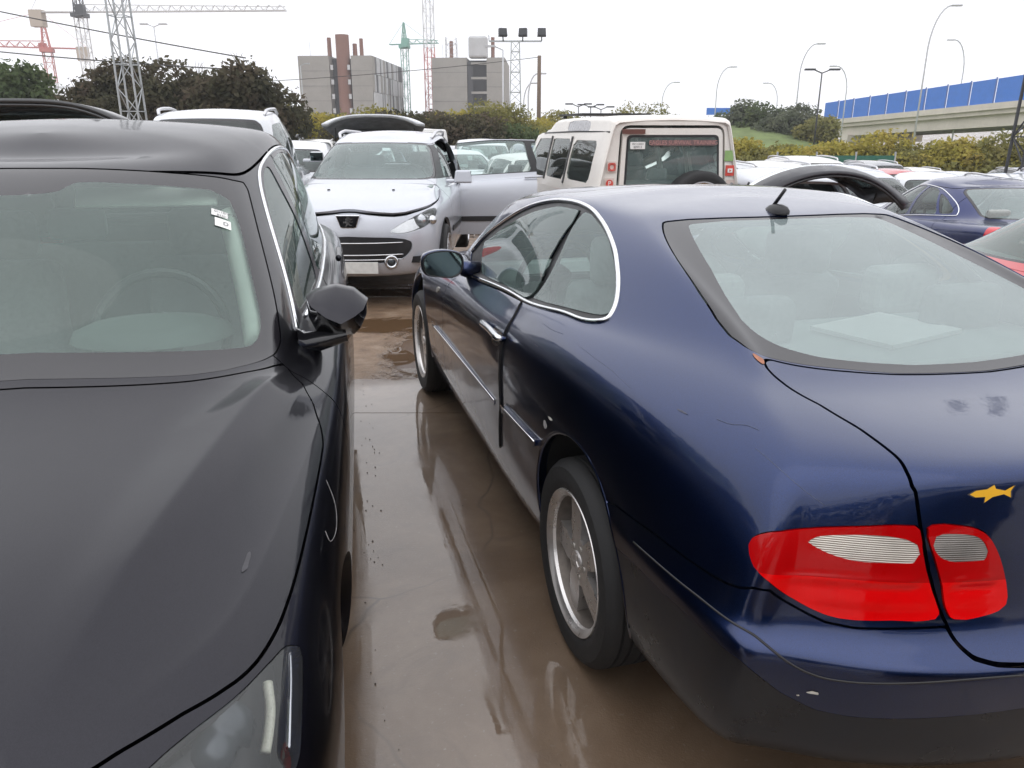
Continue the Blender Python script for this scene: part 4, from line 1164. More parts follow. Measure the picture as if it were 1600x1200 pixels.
SPEC_WAGON = dict(xf=2.17, xr=-2.2, W=.875, zh=.83, zhr=1.0, xc=1.16, zc=1.03, wc=.70, xt=.34, zt=1.42, wt=.55, zroof=1.535, xe=-1.80, ze=1.46,
    xb=-2.02, zbk=1.06, wb=.66, zd=1.0, zbelt=(.98, 1.03), bf=.5, br=.28, fa=1.38, ra=-1.33, xd=-2.13, xB=-.02, xC=-.97)
SPEC_HATCH = dict(xf=1.95, xr=-1.95, W=.85, zh=.78, zhr=.96, xc=1.0, zc=.99, wc=.66, xt=.25, zt=1.37, wt=.53, zroof=1.47, xe=-1.42, ze=1.38,
    xb=-1.75, zbk=1.02, wb=.62, zd=.96, zbelt=(.93, 1.0), bf=.46, br=.30, fa=1.2, ra=-1.25, xd=-1.86, xB=-.02, xC=-.9)
SPEC_SEDAN = dict(xf=2.4, xr=-2.4, W=.915, zh=.74, zhr=.93, xc=1.02, zc=.96, wc=.70, xt=.18, zt=1.36, wt=.54, zroof=1.455, xe=-.92, ze=1.375,
    xb=-1.60, zbk=1.03, wb=.60, zd=1.03, zbelt=(.92, 1.0), bf=.55, br=.36, fa=1.44, ra=-1.44, xd=-2.25, xB=-.055, xC=-1.06)
SPEC_SUV = dict(xf=2.2, xr=-2.2, W=.90, zh=.93, zhr=1.1, xc=1.0, zc=1.14, wc=.70, xt=.28, zt=1.56, wt=.57, zroof=1.68, xe=-1.78, ze=1.58,
    xb=-2.02, zbk=1.16, wb=.66, zd=1.08, zbelt=(1.08, 1.13), bf=.46, br=.28, fa=1.32, ra=-1.32, xd=-2.14, r=.35)
SPEC_MPV = dict(xf=2.1, xr=-2.1, W=.88, zh=.86, zhr=1.05, xc=1.15, zc=1.08, wc=.70, xt=.35, zt=1.58, wt=.58, zroof=1.72, xe=-1.92, ze=1.66,
    xb=-2.04, zbk=1.08, wb=.68, zd=1.0, zbelt=(1.03, 1.08), bf=.46, br=.2, fa=1.3, ra=-1.3, xd=-2.09)
SPEC_VAN = dict(xf=2.1, xr=-2.1, W=.90, zh=.90, zhr=1.1, xc=1.25, zc=1.12, wc=.70, xt=.6, zt=1.66, wt=.64, zroof=1.82, xe=-2.0, ze=1.78,
    xb=-2.06, zbk=1.12, wb=.72, zd=1.02, zbelt=(1.06, 1.08), bf=.42, br=.14, fa=1.3, ra=-1.35, xd=-2.09)

def build_graphite():
    s = SPEC_GRAPHITE
    ws = [(-4, 10.14), (.68, 10.1)] + TG['ws'][2:4] + [(3.6, 9.87), (4.0, 9.80)] + [(3.98, 9.36), (3.98, 8.68), (3.97, 8.26), (3.98, 7.97), (3.3, 7.95)] + TG['ws'][10:] + [(-4, 8.12)]
    wi = [(-4, 9.61), (.12, 9.61)] + TG['ws_in'][1:-1] + [(.56, 8.29), (-4, 8.3)]
    ch = [(4.75, 7.86), (4.52, 8.0), (4.44, 8.64), (4.42, 9.28), (4.53, 9.69), (4.9, 9.9), (6, 9.93), (7.8, 9.85), (8.75, 9.4), (9.05, 8.7), (8.9, 8.16), (6.5, 8.12), (4.9, 8.02)]
    feat = dict(ws=ws, ws_in=wi, ws_k=1,
        win=[[(4.68, 8.14), (4.56, 8.66), (4.54, 9.1), (4.6, 9.5), (4.85, 9.78), (5.2, 9.8), (5.34, 9.36), (5.64, 8.89), (5.95, 8.2)], [(5.46, 9.79), (6.5, 9.82), (7.8, 9.74), (8.5, 9.4), (8.85, 8.7), (8.8, 8.24), (6.15, 8.2), (5.86, 8.79), (5.58, 9.3)]],
        qwin=None, head=TG['hl'][:5] + [(2.9, 4.0), (2.3, 4.6), (2.35, 5.3)] + TG['hl'][6:], bowl='lamp_house', bulbs=(),
        hood=[(-4, 5.8), (2.3, 5.75), (3.17, 5.6), (3.96, 5.3), (4.25, 5.28), (4.5, 5.32), (4.92, 5.45), (5.2, 5.6), (5.1, 6.6), (4.35, 7.6), (4.0, 7.8), (3.3, 7.86), (2.52, 7.9), (1.49, 7.98), (.65, 8.04), (-4, 8.06)])
    root, C, M0, pc = build_car('graphite_car', 'dark graphite car with chrome window trim facing the camera at left front', s, 'paint_graphite', (-1.467, 2.519, 0), math.atan2(-.982, .187), 20, 24, feat, hood_warp,
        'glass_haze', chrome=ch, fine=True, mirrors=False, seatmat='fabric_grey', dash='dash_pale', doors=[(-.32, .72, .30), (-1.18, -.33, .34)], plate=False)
    # headlamp insides: projector, running-light strip, side marker
    for sd, o in zip((1, -1), pc['headlights']):
        MB().tube(on_surf(C, TG['drl'], hood_warp, out=-.012, dense=6, side=sd), .0075, 8).build('running_light', 'led_strip', o, smooth=True)
        MB().tube(on_surf(C, TG['mark'], hood_warp, out=-.008, dense=6, side=sd), .005, 8).build('side_marker', 'chrome_dull', o, smooth=True)
        p = on_surf(C, [(3.0, 4.75), (3.0, 4.7)], hood_warp, out=-.045, dense=1, side=sd)[0] + np.array([-.05, 0, .01])
        MB().lathe([(0, .034), (.015, .031), (.027, .021), (.033, .0), (.037, -.015), (.048, -.018), (.052, -.05)], axis='x', n=28).build('projector', 'lens_dark', o, smooth=True, loc=tuple(p))
    # mirror on the door
    doors = pc['doors'][0]
    for sd, d in zip((1, -1), doors):
        cx, cy, cz = .43, .885 * sd, 1.050
        ol = [(-.088, .045), (-.06, .062), (.0, .075), (.05, .062), (.088, .028), (.084, -.012), (.066, -.05), (.045, -.07), (-.02, -.072), (-.065, -.058), (-.085, -.01)]
        n = len(ol); v = []; f = []; f2 = []
        for dx, sc in ((-.045, .97), (-.03, 1.03), (.02, .98)): v += [(cx + dx, cy + sd * a * sc, cz + b * sc) for a, b in ol]
        rid = [(-.07, .03), (-.03, .0), (.01, -.018), (.05, .0), (.075, .012)]
        b0 = len(v); v += [(cx + (.075, .092, .098, .085, .055)[k], cy + sd * a, cz + b) for k, (a, b) in enumerate(rid)]
        for L in (0, 1): f += [(L * n + i, L * n + (i + 1) % n, (L + 1) * n + (i + 1) % n, (L + 1) * n + i) for i in range(n)]
        t = 2 * n
        up = [(t + 0, t + 1, b0), (t + 1, t + 2, b0 + 1, b0), (t + 2, b0 + 2, b0 + 1), (t + 2, t + 3, b0 + 3, b0 + 2), (t + 3, t + 4, b0 + 4, b0 + 3)]
        lo = [(t + 4, t + 5, b0 + 4), (t + 5, t + 6, b0 + 3, b0 + 4), (t + 6, t + 7, b0 + 2, b0 + 3), (t + 7, t + 8, b0 + 2), (t + 8, t + 9, b0 + 1, b0 + 2), (t + 9, t + 10, b0, b0 + 1), (t + 10, t + 0, b0)]
        lowf = [(L * n + i, L * n + (i + 1) % n, (L + 1) * n + (i + 1) % n, (L + 1) * n + i) for L in (0, 1) for i in (4, 5, 6, 7, 8, 9)]
        upf = [q for q in f if q not in lowf]
        mo = MB().add(v, lowf + lo).tube([(cx + .01, cy + sd * .02, cz - .070), (cx + .02, cy - sd * .05, cz - .082), (cx + .03, cy - sd * .10, cz - .088), (cx + .035, .76 * sd, cz - .085)], [.022, .030, .036, .05], 12).build('mirror', 'trim_gloss', d, auto=38)
        MB().add(v, upf + up).build('mirror_cap', 'paint_graphite', mo, auto=38)
        MB().add([(cx - .046, cy + sd * a * .95, cz + b * .95) for a, b in ol], [tuple(range(n))]).build('mirror_glass', 'mirror_glass', mo)
        h = on_surf(C, [(5.9, 6.7), (6.1, 6.72), (6.3, 6.72)], hood_warp, out=.035, dense=5, side=sd)
        MB().tube(h, .013, 8).build('door_handle', 'paint_graphite', d, smooth=True)
        h = on_surf(C, [(7.7, 6.75), (7.9, 6.77), (8.1, 6.77)], hood_warp, out=.035, dense=5, side=sd)
        MB().tube(h, .013, 8).build('door_handle', 'paint_graphite', pc['doors'][1][0 if sd > 0 else 1], smooth=True)
    # sun visors, pillar trims and papers behind the windscreen
    for sd in (1, -1):
        MB().box((.205, .345 * sd, 1.370), (.012, .40, .064), Matrix.Rotation(R(-30), 3, 'Y')).build('sun_visor', 'visor', root, bevel=.006)
        L = on_surf(C, [(3.62, 8.2), (3.6, 8.7), (3.58, 9.1), (3.5, 9.5)], hood_warp, out=-.05, dense=4, side=sd)
        MB().tube(L, .035, 8).build('pillar_trim', 'visor', root, smooth=True)
    v = [(.44 + .16 * math.cos(a) * c, .37 + .22 * math.sin(a) * c, 1.0 + .05 * q) for c, q in ((1, 0), (.95, .5), (.75, .85), (.4, 1)) for a in np.linspace(0, 2 * math.pi, 20, endpoint=False)]
    MB().add(v, [(k * 20 + i, k * 20 + (i + 1) % 20, k * 20 + 20 + (i + 1) % 20, k * 20 + 20 + i) for k in range(3) for i in range(20)] + [tuple(60 + i for i in range(20))]).build('instrument_hood', 'dash_mid', root, smooth=True)
    def sticker(nm, u, v, du, dv, mat, lift=.0005): return decal(nm, M0, C, [(u - du, v - dv), (u + du, v - dv + .03), (u + du, v + dv + .03), (u - du, v + dv)], mat, root, lift, hood_warp, 0)
    wo = pc['windscreen']
    for nm, px in (('windscreen_sticker', ((2.70, 9.36), (3.05, 9.30), (3.07, 9.37), (2.72, 9.43))), ('windscreen_sticker', ((2.74, 9.24), (3.08, 9.18), (3.10, 9.27), (2.76, 9.33)))):
        o = decal(nm, M0, C, px, 'sticker_white', root, .0012, hood_warp, 0); o.parent = wo
    def text(body, u, v, size, parent):
        p = on_surf(C, [(u, v), (u + .01, v)], hood_warp, out=.0035, dense=1)
        q = on_surf(C, [(u + .2, v - .03), (u + .2, v - .03)], hood_warp, out=.0035, dense=1)[0]; w = on_surf(C, [(u, v + .1), (u, v + .1)], hood_warp, out=.0035, dense=1)[0]
        a = Vector(q - p[0]).normalized(); b = Vector(w - p[0]); b = (b - a * b.dot(a)).normalized(); n = a.cross(b)
        cu = bpy.data.curves.new('lettering', 'FONT'); cu.body = body; cu.size = size; o0 = bpy.data.objects.new('t', cu)
        me = bpy.data.meshes.new_from_object(o0); bpy.data.objects.remove(o0)
        o = link('lettering', me, 'ink', parent); o.matrix_local = Matrix((( a.x, b.x, n.x, p[0][0]), (a.y, b.y, n.y, p[0][1]), (a.z, b.z, n.z, p[0][2]), (0, 0, 0, 1)))
        return o
    text('01/10/2024', 2.76, 9.385, .014, wo); text('823J12', 2.80, 9.34, .013, wo); text('D', 2.90, 9.235, .022, wo)
    # scratches, a grazed bonnet corner and windscreen wipers' scuttle
    L = on_surf(C, TG['scratch'], hood_warp, out=.0, dense=6); sweep('scratch', L, .0008, 'scrape_grey', root, 5)
    rg = random.Random(5)
    b_ = [(3.85 + .09 * math.cos(k * .7) * rg.uniform(.4, 1), 6.21 + .07 * math.sin(k * .7) * rg.uniform(.4, 1)) for k in range(9)]
    decal('scrape', M0, C, b_, 'scuff_dull', root, .0012, hood_warp)
    b_ = [(4.12 + .05 * math.cos(k * .7) * rg.uniform(.4, 1), 6.62 + .06 * math.sin(k * .7) * rg.uniform(.4, 1)) for k in range(9)]
    return root
# ---------------------------------------------------------------- cars of the middle distance
def raised_gate(root, s, pnt, ang=12, length=1.05, inner='trim_black', w=None, glass_=True, up=0., arch=.16, pw=3.2):
    """tailgate swung up on its roof hinge, seen from below and behind"""
    w = w or s['wt'] * 1.12; xe, ze = s['xe'] + .02, s['ze'] + .01 + up; a = R(ang)
    ns, n_t = 14, 20; S, T_ = np.meshgrid(np.linspace(0, 1, ns), np.linspace(-1, 1, n_t), indexing='ij')
    ww = w * (1 + .16 * np.sin(S * math.pi * .6)) * np.where(S > .85, 1 - (S - .85) * .9, 1)
    X = xe - length * S * math.cos(a) + .10 * T_ ** 2 * S * .8; Y_ = ww * T_; Z = ze + length * S * math.sin(a) - arch * np.abs(T_) ** pw + .06 * np.sin(S * math.pi)
    I = np.arange(ns * n_t).reshape(ns, n_t); q = np.stack([I[:-1, :-1], I[1:, :-1], I[1:, 1:], I[:-1, 1:]], -1).reshape(-1, 4)
    P_ = np.stack([X, Y_, Z], -1).reshape(-1, 3)
    sm = S.reshape(-1)[q].mean(1); tm = np.abs(T_.reshape(-1)[q].mean(1))
    hole = (sm > .12) & (sm < .58) & (tm < .8) & glass_
    o = link('tailgate', mesh_from('tailgate', P_, q[~hole]), pnt, root); m = o.modifiers.new('sol', 'SOLIDIFY'); m.thickness = .03; m.offset = 1
    P2 = P_.copy(); P2[:, 2] -= .035
    o2 = link('tailgate_lining', mesh_from('tailgate_lining', P2, q[~hole]), inner, o); m = o2.modifiers.new('sol', 'SOLIDIFY'); m.thickness = .02; m.offset = 1
    if glass_: link('tailgate_window', mesh_from('tailgate_window', P_, q[hole]), 'glass_dark', o)
    for sd in (-1, 1): MB().tube([(xe - .45 * length, sd * w * .9, ze + .45 * length * math.sin(a) - .12), (xe - .08, sd * w * .98, ze - .45)], .012, 6).build('gas_strut', 'trim_black', o, smooth=True)
    return o

def text_mesh(body, size, mat, parent, mw, extrude=0.):
    cu = bpy.data.curves.new('lettering', 'FONT'); cu.body = body; cu.size = size; cu.align_x = 'CENTER'; cu.align_y = 'CENTER'
    o0 = bpy.data.objects.new('t', cu); me = bpy.data.meshes.new_from_object(o0); bpy.data.objects.remove(o0)
    o = link('lettering', me, mat, parent); o.matrix_local = mw; return o

def build_peugeot():
    feat = dict(grille=None, lower=[(-3, 1.9), (.9, 1.92), (1.5, 1.98), (1.9, 2.25), (2.12, 2.62), (2.02, 2.95), (1.1, 3.16), (-3, 3.34)],
        head=[(1.24, 3.40), (1.76, 3.32), (2.41, 3.50), (3.17, 4.02), (3.72, 4.66), (3.75, 5.12), (3.4, 5.25), (2.88, 5.15), (2.04, 4.50), (1.5, 3.8)], bulbs=((.02, .075), (.14, .045), (-.13, .055)), bulbm='chrome_dull',
        hood=[(-4, 5.6), (0, 5.6), (.83, 4.98), (1.68, 4.72), (2.52, 5.2), (3.4, 5.5), (4.2, 5.75), (4.45, 6.3), (4.4, 7.3), (3.9, 7.85), (-4, 7.95)])
    root, C, M0, pc = build_car('silver_estate', 'silver estate car with open rear door and lifted bonnet facing the camera', SPEC_WAGON, 'paint_silver', (-1.483, 9.478, .02), R(-91), 11, 8, feat, None, 'glass_film',
        rails=True, doors=[(-.02, .95, .30), (-.98, -.03, .34)], open_hood=R(2.1), fine=True, door_frame=True, seatmat='fabric_grey', dash='dash_pale', plate=False)
    # rear door on the near side stands open at right angles
    d = pc['doors'][1][0]; hx, hy = -.03, .84
    d.matrix_local = Matrix.Translation((hx, hy, 0)) @ Matrix.Rotation(R(-84), 4, 'Z') @ Matrix.Translation((-hx, -hy, 0))
    h = on_surf(C, [(8.05, 6.55), (8.25, 6.58), (8.45, 6.58)], None, .03, 4); MB().tube(h, .012, 8).build('door_handle', 'paint_silver', d, smooth=True)
    for dd in (pc['doors'][0][0],):
        h = on_surf(C, [(6.5, 6.4), (6.7, 6.42), (6.9, 6.42)], None, .03, 4); MB().tube(h, .012, 8).build('door_handle', 'paint_silver', dd, smooth=True)
    for k, (xa, xb_) in enumerate(((0, .93), (-.93, -.05))):
        f = f_proj(M0, [(xa, .50), (xb_, .50), (xb_, .56), (xa, .56)], [0, 2], (M0.P[:, 1] > .5) & (M0.UV[:, 1] < 6)); mm = clip(M0, f)
        part('side_moulding', mm, 'trim_black', pc['doors'][k][0], .01, .012, False); part('side_moulding', mirror(mm), 'trim_black', pc['doors'][k][1], .01, .012, False)
    f = f_proj(M0, [(-.93, .335), (-.05, .335), (-.05, 1.0), (-.93, 1.0)], [0, 2], (M0.P[:, 1] > .5) & (M0.UV[:, 1] < 8)); mm = clip(M0, f)
    part('door_inner_panel', Mh(mm.P - mm.N * .055, mm.UV, mm.N, mm.F), 'fabric_grey', d, 0, 0, False)
    # front: chrome bars in the mouth, fog lamp rings, badge, plate
    g = pc['lower_grille']
    for v in (2.1, 2.32, 2.85):
        L = on_surf(C, [(-1.75, v), (-1.0, v), (0, v), (1.0, v), (1.75, v)], None, -.004, 5); sweep('chrome_bar', L, .006, 'chrome', g, 6)
    for sd in (1, -1):
        p = on_surf(C, [(1.32, 1.98), (1.33, 1.98)], None, .004, 1, side=sd)[0]
        o = MB().lathe([(.035, -.01), (.042, .008), (.055, .012), (.066, .004), (.07, -.02)], axis='x', n=24).build('fog_lamp', 'chrome_dull', root, smooth=True, loc=tuple(p), rot=(0, 0, .3 * sd))
        MB().lathe([(0, .0), (.036, .0), (.036, -.02)], axis='x', n=20).build('fog_lens', 'lens_dark', o, smooth=True)
    MB().prism([(-.26, -.055), (.26, -.055), (.26, .055), (-.26, .055)], 0, .012, 'x').build('front_plate', 'plate_white', root, loc=tuple(on_surf(C, [(0, 1.72), (0.01, 1.72)], None, .01, 1)[0]), bevel=.003)
    p = on_surf(C, [(0, 4.35), (.01, 4.35)], None, .010, 1)[0]
    b = MB().prism([(-.115, .062), (.115, .062), (.075, -.052), (.05, -.06), (-.05, -.06), (-.075, -.052)], -.03, .012, 'x').build('badge', 'chrome', root, loc=tuple(p), bevel=.006)
    MB().prism([(-.100, .052), (.100, .052), (.068, -.043), (.045, -.05), (-.045, -.05), (-.068, -.043)], .012, .0155, 'x').build('badge_field', 'trim_gloss', b)
    lion = [(-.012, .040), (.004, .047), (.018, .040), (.026, .030), (.040, .034), (.046, .026), (.030, .018), (.022, .010), (.036, .004), (.050, .006), (.048, -.004), (.030, -.008), (.020, -.004), (.014, -.016), (.026, -.026), (.040, -.026), (.040, -.034), (.022, -.036), (.006, -.024), (-.004, -.030), (-.010, -.040), (-.028, -.042), (-.030, -.034), (-.018, -.030), (-.014, -.018), (-.022, -.006), (-.030, -.012), (-.044, -.006), (-.040, .004), (-.028, .002), (-.018, .012), (-.022, .026)]
    MB().prism(lion, .016, .021, 'x').build('lion_emblem', 'chrome_dull', b)
    for sd in (-1, 1):
        q = on_surf(C, [(1.3, 7.35), (1.31, 7.35)], None, .004, 1, side=sd)[0]; MB().box(tuple(q), (.02, .025, .012)).build('washer_jet', 'trim_black', pc['bonnet'])
    return root

def build_offroader():
    s_x, s_y, s_z, hd = 1.30, 11.2, -.256, R(101.6)
    root = thing('off_roader', 'cream boxy off-roader with stepped roof and spare wheel on its rear door', 'car', (s_x, s_y, s_z), hd)
    # shell: sections along x; profile from sill to roof centre
    xs = [-2.30, -2.285, -2.24, -2.15, -1.5, -.6, .0, .12, .28, .42, .55, .8, 1.05, 1.2, 1.5, 1.62, 1.8, 2.0, 2.15, 2.22]
    zr = [1.90, 1.925, 1.945, 1.955, 1.965, 1.965, 1.955, 1.945, 1.90, 1.83, 1.79, 1.775, 1.74, 1.66, 1.42, 1.30, 1.16, 1.13, 1.08, 1.0]
    wk = [.955, .975, .99, 1, 1, 1, 1, 1, 1, 1, 1, 1, 1, 1, 1, 1, .99, .97, .94, .90]
    def prof(i):
        x, z, k = xs[i], zr[i], wk[i]
        belt = 1.16
        if z > 1.25:
            pts = [(.80, .50), (.875, .60), (.885, .85), (.88, 1.10), (.868, belt), (.80, belt + .5 * (min(z, 1.80) - belt)), (.735, min(z, 1.80) - .06), (.715, min(z, 1.82) - .005), (.69, z - .035), (.64, z - .008), (.35, z + .012), (0, z + .02)]
        else:
            pts = [(.80, .50), (.875, .60), (.885, .80), (.87, z - .14), (.85, z - .07), (.82, z - .04), (.80, z - .03), (.76, z - .02), (.70, z - .012), (.60, z - .004), (.3, z + .01), (0, z + .015)]
        return [(x, y * k, zz) for y, zz in pts]
    G = np.array([prof(i) for i in range(len(xs))])
    # refine by linear interpolation for clean cuts
    def refine(G, a, b):
        u = np.linspace(0, G.shape[0] - 1, (G.shape[0] - 1) * a + 1); v = np.linspace(0, G.shape[1] - 1, (G.shape[1] - 1) * b + 1)
        i = np.minimum(u.astype(int), G.shape[0] - 2); j = np.minimum(v.astype(int), G.shape[1] - 2); fu = (u - i)[:, None, None]; fv = (v - j)[None, :, None]
        A = G[i] * (1 - fu) + G[i + 1] * fu
        return A[:, j] * (1 - fv) + A[:, j + 1] * fv
    def tomesh(H):
        du = np.gradient(H, axis=0); dv = np.gradient(H, axis=1); N = np.cross(du, dv); N /= np.linalg.norm(N, axis=-1, keepdims=True) + 1e-12
        a, b = H.shape[:2]; I = np.arange(a * b).reshape(a, b); q = np.stack([I[:-1, :-1], I[1:, :-1], I[1:, 1:], I[:-1, 1:]], -1).reshape(-1, 4)
        if N[a // 3, b // 4, 1] < 0: N = -N; q = q[:, ::-1]
        return Mh(H.reshape(-1, 3), np.zeros((a * b, 2)), N.reshape(-1, 3), np.concatenate([q[:, [0, 1, 2]], q[:, [0, 2, 3]]]))
    M = tomesh(refine(G, 5, 5))
    for x0 in (-1.27, 1.27): M = clip(M, -f_arch(M, x0, .40, .44))
    def cut(M, poly, ax=(0, 2), cond=None, it=1):
        f = f_proj(M, rcorner(poly, .05), list(ax), (M.P[:, 1] > .4) if cond is None else cond(M)); return clip(M, f), clip(M, -f)
    w1, M = cut(M, [(-1.95, 1.24), (-.98, 1.24), (-.98, 1.70), (-1.95, 1.70)])
    w2, M = cut(M, [(-.86, 1.22), (.02, 1.22), (.02, 1.71), (-.86, 1.71)])
    w3, M = cut(M, [(.12, 1.21), (1.18, 1.21), (1.05, 1.50), (.80, 1.70), (.12, 1.71)])
    al, M = cut(M, [(-1.55, 1.80), (-.55, 1.80), (-.60, 1.925), (-1.50, 1.925)], cond=lambda m: (m.P[:, 1] > .5))
    P = 'paint_cream'
    part('body', M, P, root, .03)
    for w in (w1, w2, w3):
        part2('side_window', w, 'glass_clear', root, .004, -.008)
    part2('roof_side_window', al, 'roof_light', root, .003, -.004)
    for xq in (-.92, .07):
        for sd in (1, -1): MB().bar((xq, .87 * sd, 1.18), (xq - .0, .745 * sd, 1.74), .05, .012).build('window_pillar', 'trim_black', root)
    for sd in (1, -1):
        MB().tube([(-2.26, .71 * sd, 1.795), (-1.0, .725 * sd, 1.80), (.6, .725 * sd, 1.775)], .010, 6).build('roof_gutter', 'trim_black', root, smooth=True)
    # rear wall with side-hinged door
    ys, zs = np.meshgrid(np.linspace(-.845, .845, 60), np.linspace(.5, 1.905, 60), indexing='ij')
    bow = -.04 * (np.abs(ys) / .85) ** 3 + .0
    wmax = np.interp(zs, [.5, .6, 1.16, 1.48, 1.74, 1.82, 1.9], [.76, .835, .83, .765, .70, .685, .62])
    H = np.stack([-2.30 - bow, ys / .845 * wmax, zs], -1)
    R_ = tomesh(H); R_.N = np.tile(np.array([[-1., 0, 0]]), (len(R_.P), 1))
    n0 = np.cross(R_.P[R_.F[:, 1]] - R_.P[R_.F[:, 0]], R_.P[R_.F[:, 2]] - R_.P[R_.F[:, 0]])
    if n0[:, 0].mean() > 0: R_.F = R_.F[:, ::-1]
    al_ = lambda m: np.ones(len(m.P), bool)
    f = f_proj(R_, rcorner([(-.65, .62), (.61, .62), (.61, 1.2), (.58, 1.85), (-.605, 1.85), (-.655, 1.2)], .09), [1, 2], al_(R_)); door, wall = split(R_, f, .03)
    f = f_proj(door, rcorner([(-.60, 1.15), (.545, 1.15), (.525, 1.765), (-.55, 1.765)], .05), [1, 2], al_(door)); win = clip(door, f); door = clip(door, -f)
    f = -(f_proj(win, rcorner([(-.575, 1.175), (.52, 1.175), (.50, 1.74), (-.53, 1.74)], .05), [1, 2], al_(win))); seal = clip(win, f); win = clip(win, -f)
    mk = lambda nm, m, mat, par, lip=.02, out=0.: part(nm, m, mat, par, lip, out, False)
    mk('rear_wall', wall, P, root, .05); dr = mk('rear_door', door, P, root, .05, .006); mk('window_seal', seal, 'trim_black', dr, .01, .004); mk('rear_window', win, 'glass_film', dr, 0, .0)
    MB().box((-2.32, .46, 1.80), (.012, .26, .05)).build('rust_patch', 'rust_brown', dr)
    # lettering on the glass and stickers on the pillars
    def mat_at(x, y, z): return Matrix(((0, 0, -1, x), (-1, 0, 0, y), (0, 1, 0, z), (0, 0, 0, 1)))
    ban = MB().box((-2.324, -.12, 1.682), (.003, .76, .06)).build('window_banner', 'banner_brown', dr)
    text_mesh('EAGLES SURVIVAL TRAINING', .062, 'banner_pink', ban, mat_at(-2.328, -.12, 1.682))
    nt_ = MB().box((-2.324, .41, 1.655), (.003, .17, .075)).build('paper_notice', 'sticker_white', dr)
    text_mesh('05/11/2024', .028, 'ink', nt_, mat_at(-2.328, .41, 1.67)); text_mesh('809713', .032, 'ink', nt_, mat_at(-2.328, .41, 1.637))
    def stick(y, z, base, mark, kind, w=.105):
        xo = .04 * (abs(y) / .83) ** 3; b = MB().box((-2.309, y, z), (.004, w, .115)).build('pillar_sticker', base, root); b.location.x = xo - .002
        if kind == 'camera':
            mb = MB().tube([(-2.318, y + .03 * math.cos(a), z + .03 * math.sin(a)) for a in np.linspace(0, 2 * math.pi, 20, endpoint=False)], .005, 5, closed=True).tube([(-2.318, y + qy, z + qz) for qy, qz in ((-.038, -.03), (-.03, -.038), (.03, -.038), (.038, -.03), (.038, .03), (.03, .038), (-.03, .038), (-.038, .03))], .005, 5, closed=True); mb.build('sticker_mark', mark, b)
        elif kind == 'P': MB().lathe([(0, -2.317), (.042, -2.317), (.042, -2.314)], (0, y, z), 'x', 20).build('sticker_mark', 'sticker_red', b); text_mesh('P', .07, 'sticker_white', b, mat_at(-2.3185, y, z))
        elif kind == 'play': MB().box((-2.3165, y, z), (.004, .06, .045)).build('sticker_mark', mark, b, bevel=.008); MB().prism([(y + .01, z + .014), (y + .01, z - .014), (y - .014, z)], -2.3205, -2.319, 'x').build('sticker_mark', 'sticker_red', b)
        elif kind == 'bird': MB().prism([(y + .038, z + .02), (y + .012, z + .008), (y - .006, z + .03), (y - .026, z + .024), (y - .04, z + .012), (y - .028, z + .002), (y - .02, z - .022), (y + .008, z - .032), (y + .036, z - .022), (y + .016, z - .012), (y + .034, z - .002)], -2.318, -2.316, 'x').build('sticker_mark', mark, b)
    stick(.685, 1.43, 'sticker_pale', 'sticker_red', 'camera'); stick(.705, 1.255, 'sticker_pale', 'sticker_red', 'P')
    stick(-.69, 1.54, 'sticker_green', 'sticker_green', 'none'); stick(-.715, 1.38, 'sticker_red', 'sticker_white', 'play'); stick(-.735, 1.22, 'sticker_pale', 'sticker_grey', 'bird')
    for sd in (1, -1):
        MB().box((-2.31, .73 * sd, .86), (.03, .11, .30)).build('tail_light', 'lamp_red_far', root, bevel=.01)
    # spare wheel hung on the door
    w = wheel(dr, -2.47, -.27, .375, .235, 'disc', 1); w.rotation_euler = (0, 0, R(90)); w.location = (-2.47, -.27, 1.02)
    o = MB().lathe([(.16, .122), (.17, .13), (.235, .126), (.245, .11)], n=30).build('rusty_ring', 'rust_gold', w, smooth=True)
    # cabin: seats, wheel and the floor
    for y in (-.38, .38): seat(root, .35, y, .60, 'fabric_mid')
    seat(root, -.62, 0, .50, 'fabric_light', True)
    MB().prism([(1.25, 1.14), (.95, 1.16), (.88, 1.0), (1.2, .8)], -.72, .72, 'y').build('dashboard', 'dash_grey', root, bevel=.02)
    sw = bpy.data.objects.new('steering_wheel', cached('sw', steer_mesh)); col.objects.link(sw); sw.parent = root; sw.location = (.78, .38, 1.17); sw.rotation_euler = (0, R(-24), 0)
    MB().box((0, 0, .60), (4.2, 1.5, .06)).build('underbody', 'dark_void', root)
    f2 = tomesh(refine(np.array([[(1.22 - .0, y * .97, 1.62) if k else (1.60, y, 1.20) for k in (0, 1)] for y in np.linspace(-.74, .74, 12)]), 1, 4))
    link('windscreen', mesh_from('windscreen', f2.P + np.array([.02, 0, .03]), f2.F), 'glass_clear', root)
    for x0 in (-1.27, 1.27):
        for sd in (1, -1): wheel(root, x0, .76, .375, .235, 'disc', sd)
    wheel_wells(root, (-1.27, 1.27), .88, .44, .40, .86)
    MB().box((.2, 0, 2.015), (1.15, .95, .02)).box((.72, .4, 2.0), (.05, .04, .06)).box((.72, -.4, 2.0), (.05, .04, .06)).build('roof_deflector', 'trim_black', root)
    for sd in (1, -1): MB().box((1.25, 1.02 * sd, 1.22), (.10, .22, .20)).build('door_mirror', 'trim_black', root, bevel=.03)
    return root

